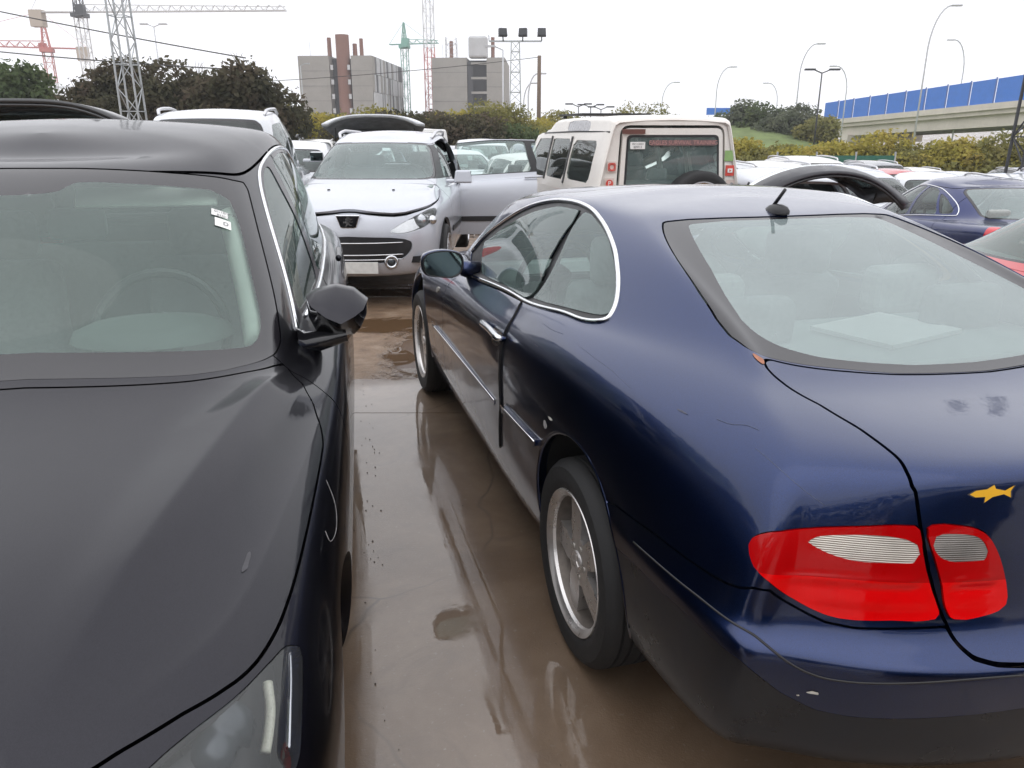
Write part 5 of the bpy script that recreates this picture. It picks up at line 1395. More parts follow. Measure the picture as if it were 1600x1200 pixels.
def build_mid():
    build_peugeot(); build_offroader()
    at_g = lambda x, y: (x, y, gzf(x, y))
    # dark blue saloon on the right
    ch = [(4.75, 8.0), (4.5, 8.1), (4.45, 9.0), (4.6, 9.7), (5.0, 9.92), (7.5, 9.93), (8.9, 9.7), (9.55, 9.0), (9.45, 8.3), (9.0, 8.12), (6.5, 8.1), (4.8, 8.06)]
    build_car('saloon', 'dark blue saloon with chrome window line, rear quarter showing at right', SPEC_SEDAN, 'paint_navy_far', (5.75, 10.3, -.44), R(92), 11, 8, dict(win=[[(4.7, 8.2), (4.55, 8.7), (4.6, 9.4), (4.95, 9.82), (6.75, 9.86), (6.85, 8.18)], [(7.05, 8.18), (7.0, 9.86), (8.0, 9.84), (8.55, 9.6), (8.62, 8.2)]], qwin=[(8.75, 8.22), (8.7, 9.5), (9.15, 9.2), (9.35, 8.6), (9.25, 8.3)]),
        chrome=ch, tint_rear='glass_rear', seatmat='fabric_light', doors=[(-.05, 1.0, .3), (-1.05, -.06, .34)], fine=True)
    # silver hatchback with raised black tailgate
    r_, C, M0, pc = build_car('hatchback', 'silver hatchback with its black tailgate swung up, right of the off-roader', SPEC_HATCH, 'paint_silver', (3.12, 10.2, -.34), R(92), 9, 7, dict(rw=None, boot=[(10.5, 4.6), (11.3, 4.3), (18, 4.2), (18, 9.95), (11.3, 9.9), (10.6, 9.6), (10.35, 8), (10.3, 6.2)], tail=[(9.9, 5.0), (10.3, 4.7), (10.42, 6.2), (10.1, 6.3)], lower=None), plate=False, tail_mat='lamp_red_far')
    bpy.data.objects.remove(pc['tailgate']); raised_gate(r_, SPEC_HATCH, 'trim_gate', 1, .85, 'trim_black', .78, arch=.34, pw=2.2, up=.10)
    # red hatch at the right edge
    build_car('red_hatchback', 'red hatchback windscreen pillar cut off by the right edge', SPEC_HATCH, 'paint_red', (4.36, 5.62, -.30), R(176), 9, 7, glassm='glass_haze', mirrors=False)
    # black estate with raised gate and white car with rails behind the graphite car
    r_, C, M0, pc = build_car('black_estate', 'black estate with raised tailgate behind the graphite car', SPEC_WAGON, 'paint_black', (-4.2, 8.8, .02), R(101), 7, 5, dict(rw=None, boot=[(10.5, 4.6), (11.3, 4.3), (18, 4.2), (18, 9.95), (11.3, 9.9), (10.6, 9.6), (10.35, 8), (10.3, 6.2)], tail=None, lower=None))
    bpy.data.objects.remove(pc['tailgate']); g = raised_gate(r_, SPEC_WAGON, 'paint_black', 17, 1.0, 'trim_gloss', .68)
    for y in (-.32, .32): MB().box((SPEC_WAGON['xe'] - .75, y, SPEC_WAGON['ze'] + .125), (.12, .22, .012)).build('bare_metal_plate', 'alloy_clean', g)
    build_car('white_suv', 'white off-road estate with roof rails and dark rear window behind the graphite car', dict(SPEC_SUV, zroof=1.76, zt=1.62, ze=1.66), 'paint_cold_white', (-3.55, 10.4, .04), R(101), 8, 6, rails=True, tint_rear='glass_dark')
    # white hatch with front door open
    r_, C, M0, pc = build_car('white_hatchback', 'white hatchback with its front door open behind the graphite mirror', SPEC_HATCH, 'paint_cold_white', (-3.50, 13.1, -.06), R(100), 8, 6, doors=[(-.02, .95, .3)])
    d = pc['doors'][0][1]; d.matrix_local = Matrix.Translation((.95, -.80, 0)) @ Matrix.Rotation(R(62), 4, 'Z') @ Matrix.Translation((-.95, .80, 0))
    d = pc['doors'][0][0]; d.matrix_local = Matrix.Translation((.95, .80, 0)) @ Matrix.Rotation(R(-62), 4, 'Z') @ Matrix.Translation((-.95, -.80, 0))
    build_car('blue_hatchback', 'dark blue hatchback half hidden behind the silver estate', SPEC_HATCH, 'paint_navy_far', (-3.05, 16.4, -.15), R(110), 6, 4)
    # white van with raised tailgate
    fb = dict(rw=None, win=[FEAT['win'][0]], qwin=None, boot=[(10.4, 4.2), (11.3, 4.1), (18, 4.0), (18, 10.0), (11.3, 9.95), (10.6, 9.7), (10.3, 8), (10.2, 6.2)], lower=None, tail=[(9.9, 4.8), (10.18, 4.7), (10.2, 7.2), (9.95, 7.2)])
    r_, C, M0, pc = build_car('delivery_van', 'white van with raised tailgate above the silver estate', SPEC_VAN, 'paint_cold_white', (-2.75, 17.6, -.16), R(95), 8, 6, fb, plate=False)
    bpy.data.objects.remove(pc['tailgate']); raised_gate(r_, SPEC_VAN, 'paint_cold_white', 12, 1.05, 'lining_grey', .80, glass_=False, up=-.02)
    build_car('panel_van', 'white rounded panel van behind the open van', SPEC_VAN, 'paint_white', (-3.1, 24, -.2), R(112), 6, 4, fb)
    build_car('people_carrier', 'navy people carrier with tall red tail lights left of the off-roader', SPEC_MPV, 'paint_navy_far', (.55, 19.4, -.42), R(101), 8, 6, dict(tail=[(10.0, 4.9), (10.6, 4.8), (10.75, 7.3), (10.65, 9.2), (10.3, 9.2), (10.1, 7)]))
    build_car('damaged_hatchback', 'white hatchback with crumpled front and orange lamp beside the off-roader', SPEC_HATCH, 'paint_white', (.50, 15.6, -.33), R(-70), 7, 5, dict(head=None, hood=None))
    build_car('white_minivan', 'small white van parked left of the navy people carrier', SPEC_MPV, 'paint_cold_white', (-.75, 21.2, -.38), R(-83), 6, 4)
    # rows farther back: built once per kind and colour, then copied
    protos = {}
    rows = [ # px, distance, kind, paint, heading, label
     (398, 17, 'HATCH', 'paint_blue', 100, 'pale blue hatchback beyond the white car with rails'),
     (432, 24, 'HATCH', 'paint_cold_white', 98, 'white hatchback roof in the far left row, nearest the dark trees'),
     (463, 27, 'SEDAN', 'paint_black', 96, 'black saloon in the far left row'),
     (495, 30, 'WAGON', 'paint_white', 100, 'white estate in the far left row beside the van'),
     (452, 33, 'SUV', 'paint_grey', 95, 'grey off-road car in front of the dark trees'),
     (520, 34, 'HATCH', 'paint_silver', 97, 'silver hatchback in the last row left of the van'),
     (692, 24, 'WAGON', 'paint_silver', 104, 'silver estate right of the white vans'),
     (722, 28, 'HATCH', 'paint_grey', 100, 'grey hatchback in the last row at centre'),
     (705, 19, 'SEDAN', 'paint_cold_white', 108, 'white saloon behind the open silver door'),
     (668, 30, 'HATCH', 'paint_white', 96, 'white hatchback under the hedge at centre'),
     (748, 31, 'SUV', 'paint_cold_white', -80, 'white tall car under the hedge at centre'),
     (868, 27, 'WAGON', 'paint_black', 92, 'black estate beyond the navy people carrier'),
     (1180, 16.5, 'WAGON', 'paint_cold_white', 97, 'white estate right behind the off-roader'),
     (1235, 19.5, 'SUV', 'paint_white', 95, 'white tall car with domed roof in the right row'),
     (1285, 17.0, 'WAGON', 'paint_silver', 94, 'silver estate behind the raised black tailgate'),
     (1325, 14.2, 'SEDAN', 'paint_silver', 93, 'silver saloon just beyond the raised black tailgate'),
     (1383, 24, 'HATCH', 'paint_red', 95, 'small red hatchback in the right row'),
     (1452, 17.5, 'HATCH', 'paint_cold_white', 72, 'white hatchback showing its rear corner in the right row'),
     (1345, 27, 'SUV', 'paint_grey', 98, 'grey car under the right hedge left of the red one'),
     (1420, 29, 'WAGON', 'paint_white', 94, 'white estate under the right hedge'),
     (1540, 22, 'SEDAN', 'paint_grey', 88, 'grey saloon at the right end of the far row'),
     (1592, 24, 'SUV', 'paint_black', 88, 'black tall car at the right end of the far row'),
     (1568, 13.6, 'WAGON', 'paint_cold_white', 84, 'white estate roof directly behind the blue saloon'),
     (1490, 27, 'HATCH', 'paint_silver', 92, 'silver hatchback under the right hedge'),
     (1165, 27, 'HATCH', 'paint_silver', 94, 'silver hatchback in the last row right of the off-roader'),
     (1205, 25, 'SEDAN', 'paint_white', 94, 'white saloon in the last row right of the off-roader'),
     (1270, 29, 'HATCH', 'paint_white', 94, 'white hatchback in the last row under the hedge'),
     (1640, 17, 'SUV', 'paint_silver', 92, 'silver tall car cut by the right edge'),
    ]
    for px, d, kind, pnt, hd, lab in rows:
        x = (px - 800) / 1279 * d; key = (kind, pnt)
        nm = {'HATCH': 'hatchback', 'SEDAN': 'saloon', 'WAGON': 'estate_car', 'SUV': 'tall_car'}[kind]
        if key not in protos:
            r_, *_x = build_car(nm, lab, globals()['SPEC_' + kind], pnt, at_g(x, d), R(hd), 5, 4, rails=kind in ('WAGON', 'SUV'), group='parked cars in the far rows'); protos[key] = r_
        else:
            r_ = copy_tree(protos[key]); r_.location = at_g(x, d); r_.rotation_euler = (0, 0, R(hd)); tag(r_, lab, 'car', 'parked cars in the far rows')
    # unseen cars added behind the photographer: they darken reflections in the near paint
    build_car('black_tall_car', 'unseen black tall car nose-to-tail behind the coupe, mirrored in its boot and bumper', SPEC_SUV, 'paint_black', (2.30, -2.35, 0), R(105), 5, 4)
    build_car('grey_estate_car', 'unseen grey estate nose-to-nose with the graphite car, behind the camera', SPEC_WAGON, 'paint_grey', (-1.1, -2.9, 0), R(100), 5, 4)
    # green site fence panel glimpsed under the right hedge
    fx = 13.0; o = thing('mesh_fence', 'dark green mesh fence panel under the right hedge', 'fence', (11.6, 33.0, gzf(11.6, 33.0)))
    for k in range(3): MB().box((k * 1.6, 0, .9), (1.56, .04, 1.7)).build('fence_panel', 'net_green', o)
    for k in range(4): MB().box((k * 1.6 - .8, 0, .95), (.06, .06, 1.9)).build('fence_post', 'steel_galv', o)
# ---------------------------------------------------------------- ground
def sstep(a, b, t): t = np.clip((t - a) / (b - a), 0, 1); return t * t * (3 - 2 * t)
def gz(X, Y):
    X = np.asarray(X, float); Y = np.asarray(Y, float)
    w = sstep(5.2, 8.5, Y) * 1.
    r = np.hypot(X, Y)
    fade = 1 - sstep(45, 140, r)
    return -(.045 * np.clip(X, -10, 18) + .02 * np.clip(Y, 0, 40)) * w * fade - 1.0 * (1 - fade) * w
def gzf(x, y): return float(gz(x, y))

def mat_concrete():
    b = NB('wet_concrete'); v = b.coord('Object')
    n1 = b.noise(.9, 7, .62, v, .4); n2 = b.noise(6., 6, .65, v); n3 = b.noise(60, 4, .6, v)
    c = b.ramp(n1, [(.30, (.085, .052, .030)), (.48, (.165, .110, .070)), (.66, (.245, .180, .128))])
    c = b.mixc(b.g(n2, .35, .0, .75, .40), c, (.115, .080, .054, 1))
    c = b.mixc(b.g(n3, .62, 0, .78, .35), c, (.36, .34, .31, 1))
    # hairline cracks and darker stains
    vc = b.n('ShaderNodeTexVoronoi', {'Vector': b.n('ShaderNodeMix', {0: .12, 4: v, 5: b.n('ShaderNodeTexNoise', {'Vector': v, 'Scale': 3.}).outputs['Color']}, data_type='VECTOR').outputs[1], 'Scale': .75}, feature='DISTANCE_TO_EDGE').outputs['Distance']
    crk = b.math('MULTIPLY', b.g(vc, .0, 1, .006, 0), b.g(n1, .45, 0, .6, .75))
    c = b.mixc(crk, c, (.05, .04, .03, 1))
    c = b.mixc(b.g(b.noise(2.6, 5, .7, v, 1.), .56, 0, .66, .45), c, (.12, .085, .06, 1))
    # sheet of water, broken by slightly higher dry-ish spots
    wet = b.g(b.noise(1.7, 6, .6, v, .6), .50, .010, .62, .16)
    rip = b.noise(22, 3, .55, v, .3); rip2 = b.noise(3.5, 3, .5, v)
    hgt = b.math('ADD', b.math('MULTIPLY', rip, .35), rip2)
    return b.end(b.pr(Base_Color=c, Roughness=.55, Coat_Weight=1., Coat_Roughness=wet, Coat_IOR=1.7, Specular_IOR_Level=.3, Coat_Normal=b.bump(hgt, .05, .012), Normal=b.bump(b.noise(130, 4, .7, v), .5, .004)))
def mat_dirt():
    b = NB('muddy_yard'); v = b.coord('Object')
    n1 = b.noise(.55, 7, .6, v, .6); n2 = b.noise(5, 6, .65, v); n3 = b.noise(45, 4, .65, v)
    c = b.ramp(n2, [(.3, (.105, .062, .036)), (.52, (.20, .130, .080)), (.75, (.30, .225, .165))])
    c = b.mixc(b.g(n3, .55, 0, .75, .6), c, (.34, .30, .26, 1))
    pud = b.g(n1, .46, 0, .52, 1)
    rough = b.math('ADD', .03, b.math('MULTIPLY', pud, .5))
    c2 = b.mixc(pud, (.11, .066, .036, 1), c)
    nr = b.bump(b.math('MULTIPLY', b.math('ADD', n2, b.math('MULTIPLY', n3, .5)), pud), .7, .03)
    return b.end(b.pr(Base_Color=c2, Roughness=rough, Normal=nr, Specular_IOR_Level=.55))
mat_concrete(); mat_dirt()

def build_ground():
    def axis(lo, hi, core0, core1, n):
        a = np.linspace(core0, core1, n); g = np.geomspace(1, 1 + (hi - core1) / 3, 26)[1:] - 1
        g2 = np.geomspace(1, 1 + (core0 - lo) / 3, 26)[1:] - 1
        return np.concatenate([core0 - 3 * g2[::-1], a, core1 + 3 * g])
    xs = axis(-1500, 1500, -25, 40, 90); ys = axis(-1500, 1500, -15, 50, 100)
    X, Y = np.meshgrid(xs, ys, indexing='ij'); Z = gz(X, Y) - .012
    a, b = X.shape; I = np.arange(a * b).reshape(a, b)
    q = np.stack([I[:-1, :-1], I[1:, :-1], I[1:, 1:], I[:-1, 1:]], -1).reshape(-1, 4)
    o = link('ground', mesh_from('ground', np.stack([X, Y, Z], -1).reshape(-1, 3), q), 'muddy_yard'); tag(o, kind='structure')
    # poured concrete apron in two bays with a joint between them; ragged far edge
    rg = random.Random(2)
    def slab(y0, y1, rag):
        n = 120; xs_ = np.linspace(-16, 16, n)
        v = [(x, y0, 0.) for x in xs_] + [(x, y1 + (rag * (rg.random() - .5) + .05 * math.sin(x * 1.7)) * (rag > 0), -.0) for x in xs_]
        m = len(v); v += [(p[0], p[1] + (.03 if i >= n else 0), -.03) for i, p in enumerate(v)]
        f = [(i, i + 1, n + i + 1, n + i) for i in range(n - 1)] + [(n + i, n + i + 1, m + n + i + 1, m + n + i) for i in range(n - 1)] + [(i + 1, i, m + i, m + i + 1) for i in range(n - 1)]
        o = MB().add(v, f).build('concrete_slab', 'wet_concrete'); tag(o, kind='structure')
    # grit washed against the kerbless edge of the bay and scattered over it
    g = np.random.default_rng(5); n = 70; V = []; F_ = []
    for k in range(n):
        if k < 55: y = g.uniform(1.0, 5.2); x = -.30 - .19 * (y - 1.2) + abs(g.normal()) * .05
        else: y = g.uniform(1.0, 5.0); x = g.uniform(-.55, .5) - .15 * (y - 1)
        r_ = g.uniform(.0015, .0045); o = np.array([x, y, r_ * .5 + .001])
        p = [(1, 0, 0), (0, 1, 0), (-1, 0, 0), (0, -1, 0), (0, 0, 1), (0, 0, -1)]; b0 = len(V)
        V += [tuple(o + np.array(q) * r_ * g.uniform(.6, 1.3)) for q in p]
        F_ += [(b0 + a, b0 + b, b0 + c) for a, b, c in ((0, 1, 4), (1, 2, 4), (2, 3, 4), (3, 0, 4), (1, 0, 5), (2, 1, 5), (3, 2, 5), (0, 3, 5))]
    tag(link('grit', mesh_from('grit', V, F_, None, False), 'bark'), kind='stuff')
    slab(-4.5, 4.235, 0); slab(4.243, 4.95, .05)

# ---------------------------------------------------------------- foliage
def mat_leaf(name, c0, c1, c2, scale=.9):
    b = NB(name); v = b.coord('Object')
    n = b.noise(scale, 4, .6, v); n2 = b.noise(14, 2, .5, v)
    c = b.ramp(n, [(.32, c0), (.5, c1), (.68, c2)])
    c = b.mixc(b.g(n2, .4, 0, .7, .5), c, tuple(q * .6 for q in c1) + (1,))
    d = b.n('ShaderNodeBsdfDiffuse', {'Color': c}); t = b.n('ShaderNodeBsdfTranslucent', {'Color': c})
    return b.end(b.n('ShaderNodeMixShader', {0: .42, 1: d.outputs[0], 2: t.outputs[0]}))
mat_leaf('leaf_dark', (.062, .072, .045), (.112, .104, .068), (.155, .118, .090))
mat_leaf('leaf_green', (.055, .085, .042), (.11, .145, .070), (.165, .185, .095))
mat_leaf('leaf_yellow', (.22, .215, .055), (.40, .355, .085), (.50, .39, .12))
mat_leaf('leaf_olive', (.15, .16, .062), (.27, .26, .098), (.36, .32, .13))
mat_leaf('leaf_grey', (.09, .11, .075), (.155, .175, .12), (.21, .22, .15))
plain('bark', (.09, .07, .055), .9, 0, .3, 8); plain('grass_far', (.13, .17, .06), .95, 0, .3, .8)

def leaves(blobs, n, leaf, seed, shell=.55):
    """n small bent leaf quads spread through ellipsoid clumps; returns verts, faces"""
    g = np.random.default_rng(seed); vol = np.array([b[3] * b[4] * b[5] for b in blobs]) ** .8; pick = g.choice(len(blobs), n, p=vol / vol.sum())
    B = np.array(blobs)[pick]
    d = g.normal(size=(n, 3)); d /= np.linalg.norm(d, axis=1, keepdims=True)
    rr = shell + (1 - shell) * g.random(n) ** .6; rr *= 1 + .10 * g.normal(size=n)
    c = B[:, :3] + d * rr[:, None] * B[:, 3:6]
    c[:, 2] = np.maximum(c[:, 2], .05)
    a = g.normal(size=(n, 3)); a /= np.linalg.norm(a, axis=1, keepdims=True)
    nn = d * .6 + g.normal(size=(n, 3)) * .7 + [0, 0, .4]; b2 = np.cross(nn, a); b2 /= np.linalg.norm(b2, axis=1, keepdims=True) + 1e-9; a = np.cross(b2, nn); a /= np.linalg.norm(a, axis=1, keepdims=True) + 1e-9
    s = leaf * g.uniform(.5, 1.3, (n, 1)); w = s * g.uniform(.35, .7, (n, 1))
    V = np.stack([c - a * s, c + b2 * w, c + a * s, c - b2 * w], 1).reshape(-1, 3)
    return V, np.arange(4 * n).reshape(n, 4)

def clumps(c, r, n, seed, sub=.42, flat=1.):
    g = random.Random(seed); out = []
    for _ in range(n):
        a = g.uniform(0, 2 * math.pi); e = math.asin(g.uniform(-.5, 1)); q = g.uniform(.35, .9)
        k = sub * g.uniform(.6, 1.35)
        out.append((c[0] + r[0] * q * math.cos(a) * math.cos(e), c[1] + r[1] * q * math.sin(a) * math.cos(e), c[2] + r[2] * q * math.sin(e), r[0] * k, r[1] * k, r[2] * k * flat))
    return out

def tree(label, x, y, h, rx, ry, mat, n=6000, leaf=.12, seed=1, trunk=.3, cat='tree', name='tree', group=None, base=.35, twigs=0, zg=None, nb=16):
    z0 = gzf(x, y) if zg is None else zg
    root = thing(name, label, cat, (x, y, z0), 0, group)
    g = random.Random(seed)
    cz = h * (base + (1 - base) / 2); rz = h * (1 - base) / 2
    bl = clumps((0, 0, cz), (rx * .8, ry * .8, rz * .82), nb, seed)
    V, F_ = leaves(bl, n, leaf, seed)
    link('crown', mesh_from('crown', V, F_, None, False), mat, root)
    mb = MB(); th = max(trunk * .16, .03)
    mb.tube([(0, 0, -.1), (g.uniform(-.1, .1) * rx, 0, h * .3), (g.uniform(-.2, .2) * rx, 0, h * .6)], [th, th * .8, th * .4], 8)
    for k in range(7):
        b = g.choice(bl); mb.tube([(0, 0, h * g.uniform(.15, .4)), (b[0] * .5, b[1] * .5, (b[2] + h * .3) / 2), (b[0], b[1], b[2])], [th * .5, th * .3, th * .12], 5)
    for k in range(twigs):
        b = g.choice(bl); p = Vector((b[0], b[1], b[2] + b[5] * .6)); d = Vector((g.uniform(-.5, .5), g.uniform(-.5, .5), g.uniform(.5, 1))).normalized()
        mb.tube([p, p + d * h * .10, p + d * h * .16 + Vector((g.uniform(-.15, .15), 0, -.02))], [.012, .008, .004], 4)
    mb.build('trunk', 'bark', root, smooth=True)
    return root
# ---------------------------------------------------------------- masts, cranes, lamps, buildings, overpass
plain('crane_red', (.56, .20, .18), .6, 0, .1); plain('crane_white', (.66, .66, .66), .6, 0, .1); plain('crane_green', (.20, .40, .33), .6, 0, .1); plain('crane_sand', (.50, .43, .36), .7, 0, .1)
plain('lamp_dark', (.035, .037, .042), .4, 0, .1); plain('wood_pole', (.16, .12, .09), .9, 0, .2); plain('wire', (.06, .06, .06), .7)
plain('pole_pale', (.55, .56, .58), .6, .2, .1); plain('cabinet', (.62, .60, .52), .6)
def mat_panel_wall(name, c, sx=2.6, sz=3.2):
    b = NB(name); v = b.coord('Object'); n = b.noise(.35, 5, .6, v); n2 = b.noise(3, 4, .6, v)
    f = b.math('MULTIPLY', b.g(n, .3, .9, .7, 1.08), b.g(n2, .3, .96, .7, 1.04))
    cc = b.mixc(1., (*c, 1), b.n('ShaderNodeCombineColor', {0: f, 1: f, 2: f}).outputs[0], 'MULTIPLY')
    return b.end(b.pr(Base_Color=cc, Roughness=.9))
mat_panel_wall('precast', (.33, .315, .29)); mat_panel_wall('precast_dark', (.12, .12, .125)); mat_panel_wall('precast_white', (.55, .56, .57)); mat_panel_wall('brick_brown', (.24, .125, .095)); mat_panel_wall('concrete_bridge', (.60, .55, .49))
plain('panel_blue', (.055, .19, .62), .35, 0, .06, 2, spec=.4); plain('panel_post', (.10, .17, .42), .5)
plain('slot_dark', (.05, .05, .055), .8)

def lattice(mb, x, y, z0, z1, w0, w1, leg, br, step):
    """four-legged lattice, bars added to mb"""
    cs = [(-1, -1), (1, -1), (1, 1), (-1, 1)]
    P = lambda k, t: (x + cs[k][0] * (w0 + (w1 - w0) * t) / 2, y + cs[k][1] * (w0 + (w1 - w0) * t) / 2, z0 + (z1 - z0) * t)
    for k in range(4): mb.bar(P(k, 0), P(k, 1), leg)
    n = max(2, int((z1 - z0) / step))
    for i in range(n):
        a, b = i / n, (i + 1) / n
        for k in range(4):
            k2 = (k + 1) % 4
            mb.bar(P(k, a), P(k2, b), br) if (i + k) % 2 else mb.bar(P(k2, a), P(k, b), br)
            if i % 2 == 0: mb.bar(P(k, a), P(k2, a), br)

def mast(label, x, y, h, w0, w1, zg=None, floods=(), rz=0, arm=1.6, leg=.05, cabinet=False, mat='steel_galv', fs=1.):
    z0 = gzf(x, y) if zg is None else zg
    root = thing('lattice_mast', label, 'mast', (x, y, z0), rz)
    mb = MB(); lattice(mb, 0, 0, 0, h, w0, w1, leg, leg * .5, .55); mb.build('lattice', mat, root)
    if floods:
        MB().bar((-arm, 0, h), (arm, 0, h), .09).bar((-arm, 0, h), (-arm - .02, 0, h + .35), .05).build('cross_arm', mat, root)
        for k, (fx, yaw) in enumerate(floods):
            m = MB().box((0, 0, .0), (.52, .22, .46), None, .9).box((0, -.125, 0), (.47, .03, .38)).box((0, 0, -.33), (.07, .07, .3))
            m.build('floodlight', 'lamp_dark', root, loc=(fx, 0, h + .48), rot=(R(-12), 0, yaw), bevel=.04).scale = (fs, fs, fs)
    if cabinet:
        MB().box((w0 * .5, -w0 * .6, 1.25), (.30, .2, .6)).build('switch_box', 'cabinet', root, bevel=.01)
    return root

def street_lamp(label, x, y, h, kind='curve', zg=None, s=1, r=.06, arm=1.8, mat='pole_pale', rz=0, group=None):
    z0 = gzf(x, y) if zg is None else zg
    root = thing('street_lamp', label, 'street lamp', (x, y, z0), rz, group)
    if kind == 'curve':
        pts = [(0, 0, 0), (.01 * s, 0, h * .6)] + [(s * arm * (1 - math.cos(a)), 0, h * .72 + h * .28 * math.sin(a)) for a in np.linspace(.1, math.pi / 2, 8)]
        MB().tube(pts, [r * 1.4] + [r] * (len(pts) - 1), 7).build('pole', mat, root, smooth=True)
        MB().box((s * (arm + .35), 0, h), (.75, .26, .13)).build('lamp_head', mat, root, bevel=.05)
    else:
        MB().tube([(0, 0, 0), (0, 0, h)], [r * 1.3, r * .8], 7).build('pole', mat, root, smooth=True)
        for q in ((-1, 1) if kind == 'double' else (s,)):
            MB().bar((0, 0, h), (q * .55, 0, h + .22), .07).box((q * .85, 0, h + .24), (.7, .28, .12)).build('lamp_head', mat, root)
    return root

def crane(label, x, y, h, jib, cjib, rz, mats, w=1.6, head=7., zg=-1., cw=True, rise=0.):
    """tower crane: mast, slewing part, jib, counter jib with ballast, apex"""
    root = thing('tower_crane', label, 'crane', (x, y, zg), rz)
    mm, mj, mh = mats
    if isinstance(mm, (list, tuple)):
        n = len(mm)
        for k, m in enumerate(mm):
            mb = MB(); lattice(mb, 0, 0, h * k / n, h * (k + 1) / n, w, w, w * .10, w * .045, w * 1.1); mb.build('mast_section', m, root)
    else:
        mb = MB(); lattice(mb, 0, 0, 0, h, w, w, w * .10, w * .045, w * 1.1); mb.build('mast_section', mm, root)
    mb = MB(); lattice(mb, 0, 0, h, h + head, w * .9, w * .15, w * .11, w * .05, w); mb.build('apex', mh, root)
    MB().box((0, 0, h + .4), (w * 1.5, w * 1.5, .8)).box((w * .6, -w * .9, h + 1.2), (1.6, 1.4, 2.0)).build('cab', mh, root)
    mb = MB(); jw = w * .8
    for a, b in (((0, -jw / 2, h + 1), (jib, -jw / 2, h + 1 + rise)), ((0, jw / 2, h + 1), (jib, jw / 2, h + 1 + rise)), ((0, 0, h + 1 + jw), (jib, 0, h + 1 + jw * .5 + rise))): mb.bar(a, b, w * .1)
    n = int(jib / 2.2)
    for i in range(n):
        xa = jib * i / n; xb = jib * (i + .5) / n; xc = jib * (i + 1) / n; zz = lambda q: h + 1 + rise * q / jib
        for sy in (-1, 1): mb.bar((xa, sy * jw / 2, zz(xa)), (xb, 0, zz(xb) + jw * .8), w * .06).bar((xb, 0, zz(xb) + jw * .8), (xc, sy * jw / 2, zz(xc)), w * .06)
    mb.build('jib', mj, root)
    mb = MB().bar((0, -.5, h + 1), (-cjib, -.5, h + 1), w * .14).bar((0, .5, h + 1), (-cjib, .5, h + 1), w * .14); mb.box((-cjib / 2, 0, h + 1), (cjib, .9, .1)); mb.build('counter_jib', mj, root)
    if cw: MB().box((-cjib + 1.2, 0, h - .2), (2.6, 1.8, 3.2)).build('counterweight', 'crane_sand', root)
    MB().bar((0, 0, h + head), (jib * .62, 0, h + 1 + jw + rise * .6), .08).bar((0, 0, h + head), (-cjib, 0, h + 1.2), .08).build('tie_rods', mj, root)
    return root

def building(label, x, y, w, d, h, rz, zg=-1.5, kind=1):
    root = thing('building', label, 'building', (x, y, zg), rz)
    # two blank precast slabs with a stair slot between them; local x across the front, -y towards the viewer
    slot0, slot1 = (-.08, .22) if kind == 1 else (-.02, .25)
    xa, xb = w * slot0, w * slot1
    for nm, a, b in (('wall', -w / 2, xa), ('wall', xb, w / 2)):
        n = max(2, int((b - a) / 3.2)); m = int(h / 2.9)
        o = MB().box(((a + b) / 2, d / 2, h / 2), (b - a, d, h)).build(nm, 'precast', root)
        for i in range(1, m): MB().box(((a + b) / 2, -.02, h * i / m), (b - a, .03, .05)).build('joint', 'precast_dark', o)
    MB().box(((xa + xb) / 2, d / 2 + 2.5, h * .49), (xb - xa, d - 1, h * .98)).build('slot_wall', 'slot_dark', root)
    if kind == 1:
        c = (xa * .42 + xb * .58); rr = (xb - xa) * .30
        MB().lathe([(rr, 0), (rr, h + 4.2), (0, h + 4.2)], (c, 1.6, 0), 'z', 24).build('stair_tower', 'brick_brown', root, smooth=False)
        for q in (xa + .5, xb - .6):
            for k in range(int(h / 2.9)):
                MB().box((q, .3, 2.9 * k + 1.2), (.55, .2, 1.0)).build('stair_window', 'precast_white', root)
        for cx, cw, ch in ((-.11, .055, 3.8), (.06 + .18, .06, 2.6), (.33, .05, 3.6)):
            MB().lathe([(w * cw / 2 * 1.1, h), (w * cw / 2, h + ch), (0, h + ch)], (w * cx, 3, 0), 'z', 14).build('chimney', 'brick_brown', root)
        # ribbed long side of alternating white, grey and dark fins
        rg = random.Random(4); n = 30
        for i in range(n):
            y0 = d * i / n; wd = d / n
            for k in range(5):
                m = rg.choice(['precast_white', 'precast_dark', 'precast_white', 'precast', 'precast_dark'])
                MB().box((w / 2 + .12 + .1 * (m == 'precast_white'), y0 + wd / 2, h * (k + .5) / 5), (.24, wd * .82, h / 5 * .97)).build('fin', m, root)
    else:
        for k in range(6):
            MB().box(((xa + xb) / 2 + .5, .2, h * (k + .6) / 6), (xb - xa - .9, .6, .5)).build('landing', 'precast', root)
        MB().box((xa + .7, .4, h * .5), (1.2, .4, h * .9)).build('stair_window', 'slot_dark', root)
        MB().box(((xa + xb) / 2 + .3, 1.2, h + 2.2), ((xb - xa) * .95, 3, 4.6)).build('lift_housing', 'precast_white', root, bevel=.5)
        for cx, ch in ((-.24, 3.6), (.33, 4.4), (.21, 2.8)):
            MB().lathe([(.42, h), (.42, h + ch), (0, h + ch)], (w * cx, 2, 0), 'z', 12).build('chimney', 'brick_brown', root)
        mb = MB(); lattice(mb, -w * .24, 2, h, h + 4.4, 2.4, 2.4, .12, .08, 1.2); mb.build('scaffold', 'pole_pale', root)
    for q in (-w * .36, w * .05): MB().tube([(q, 2, h), (q, 2, h + 3)], .05, 5).build('aerial', 'pole_pale', root)
    return root

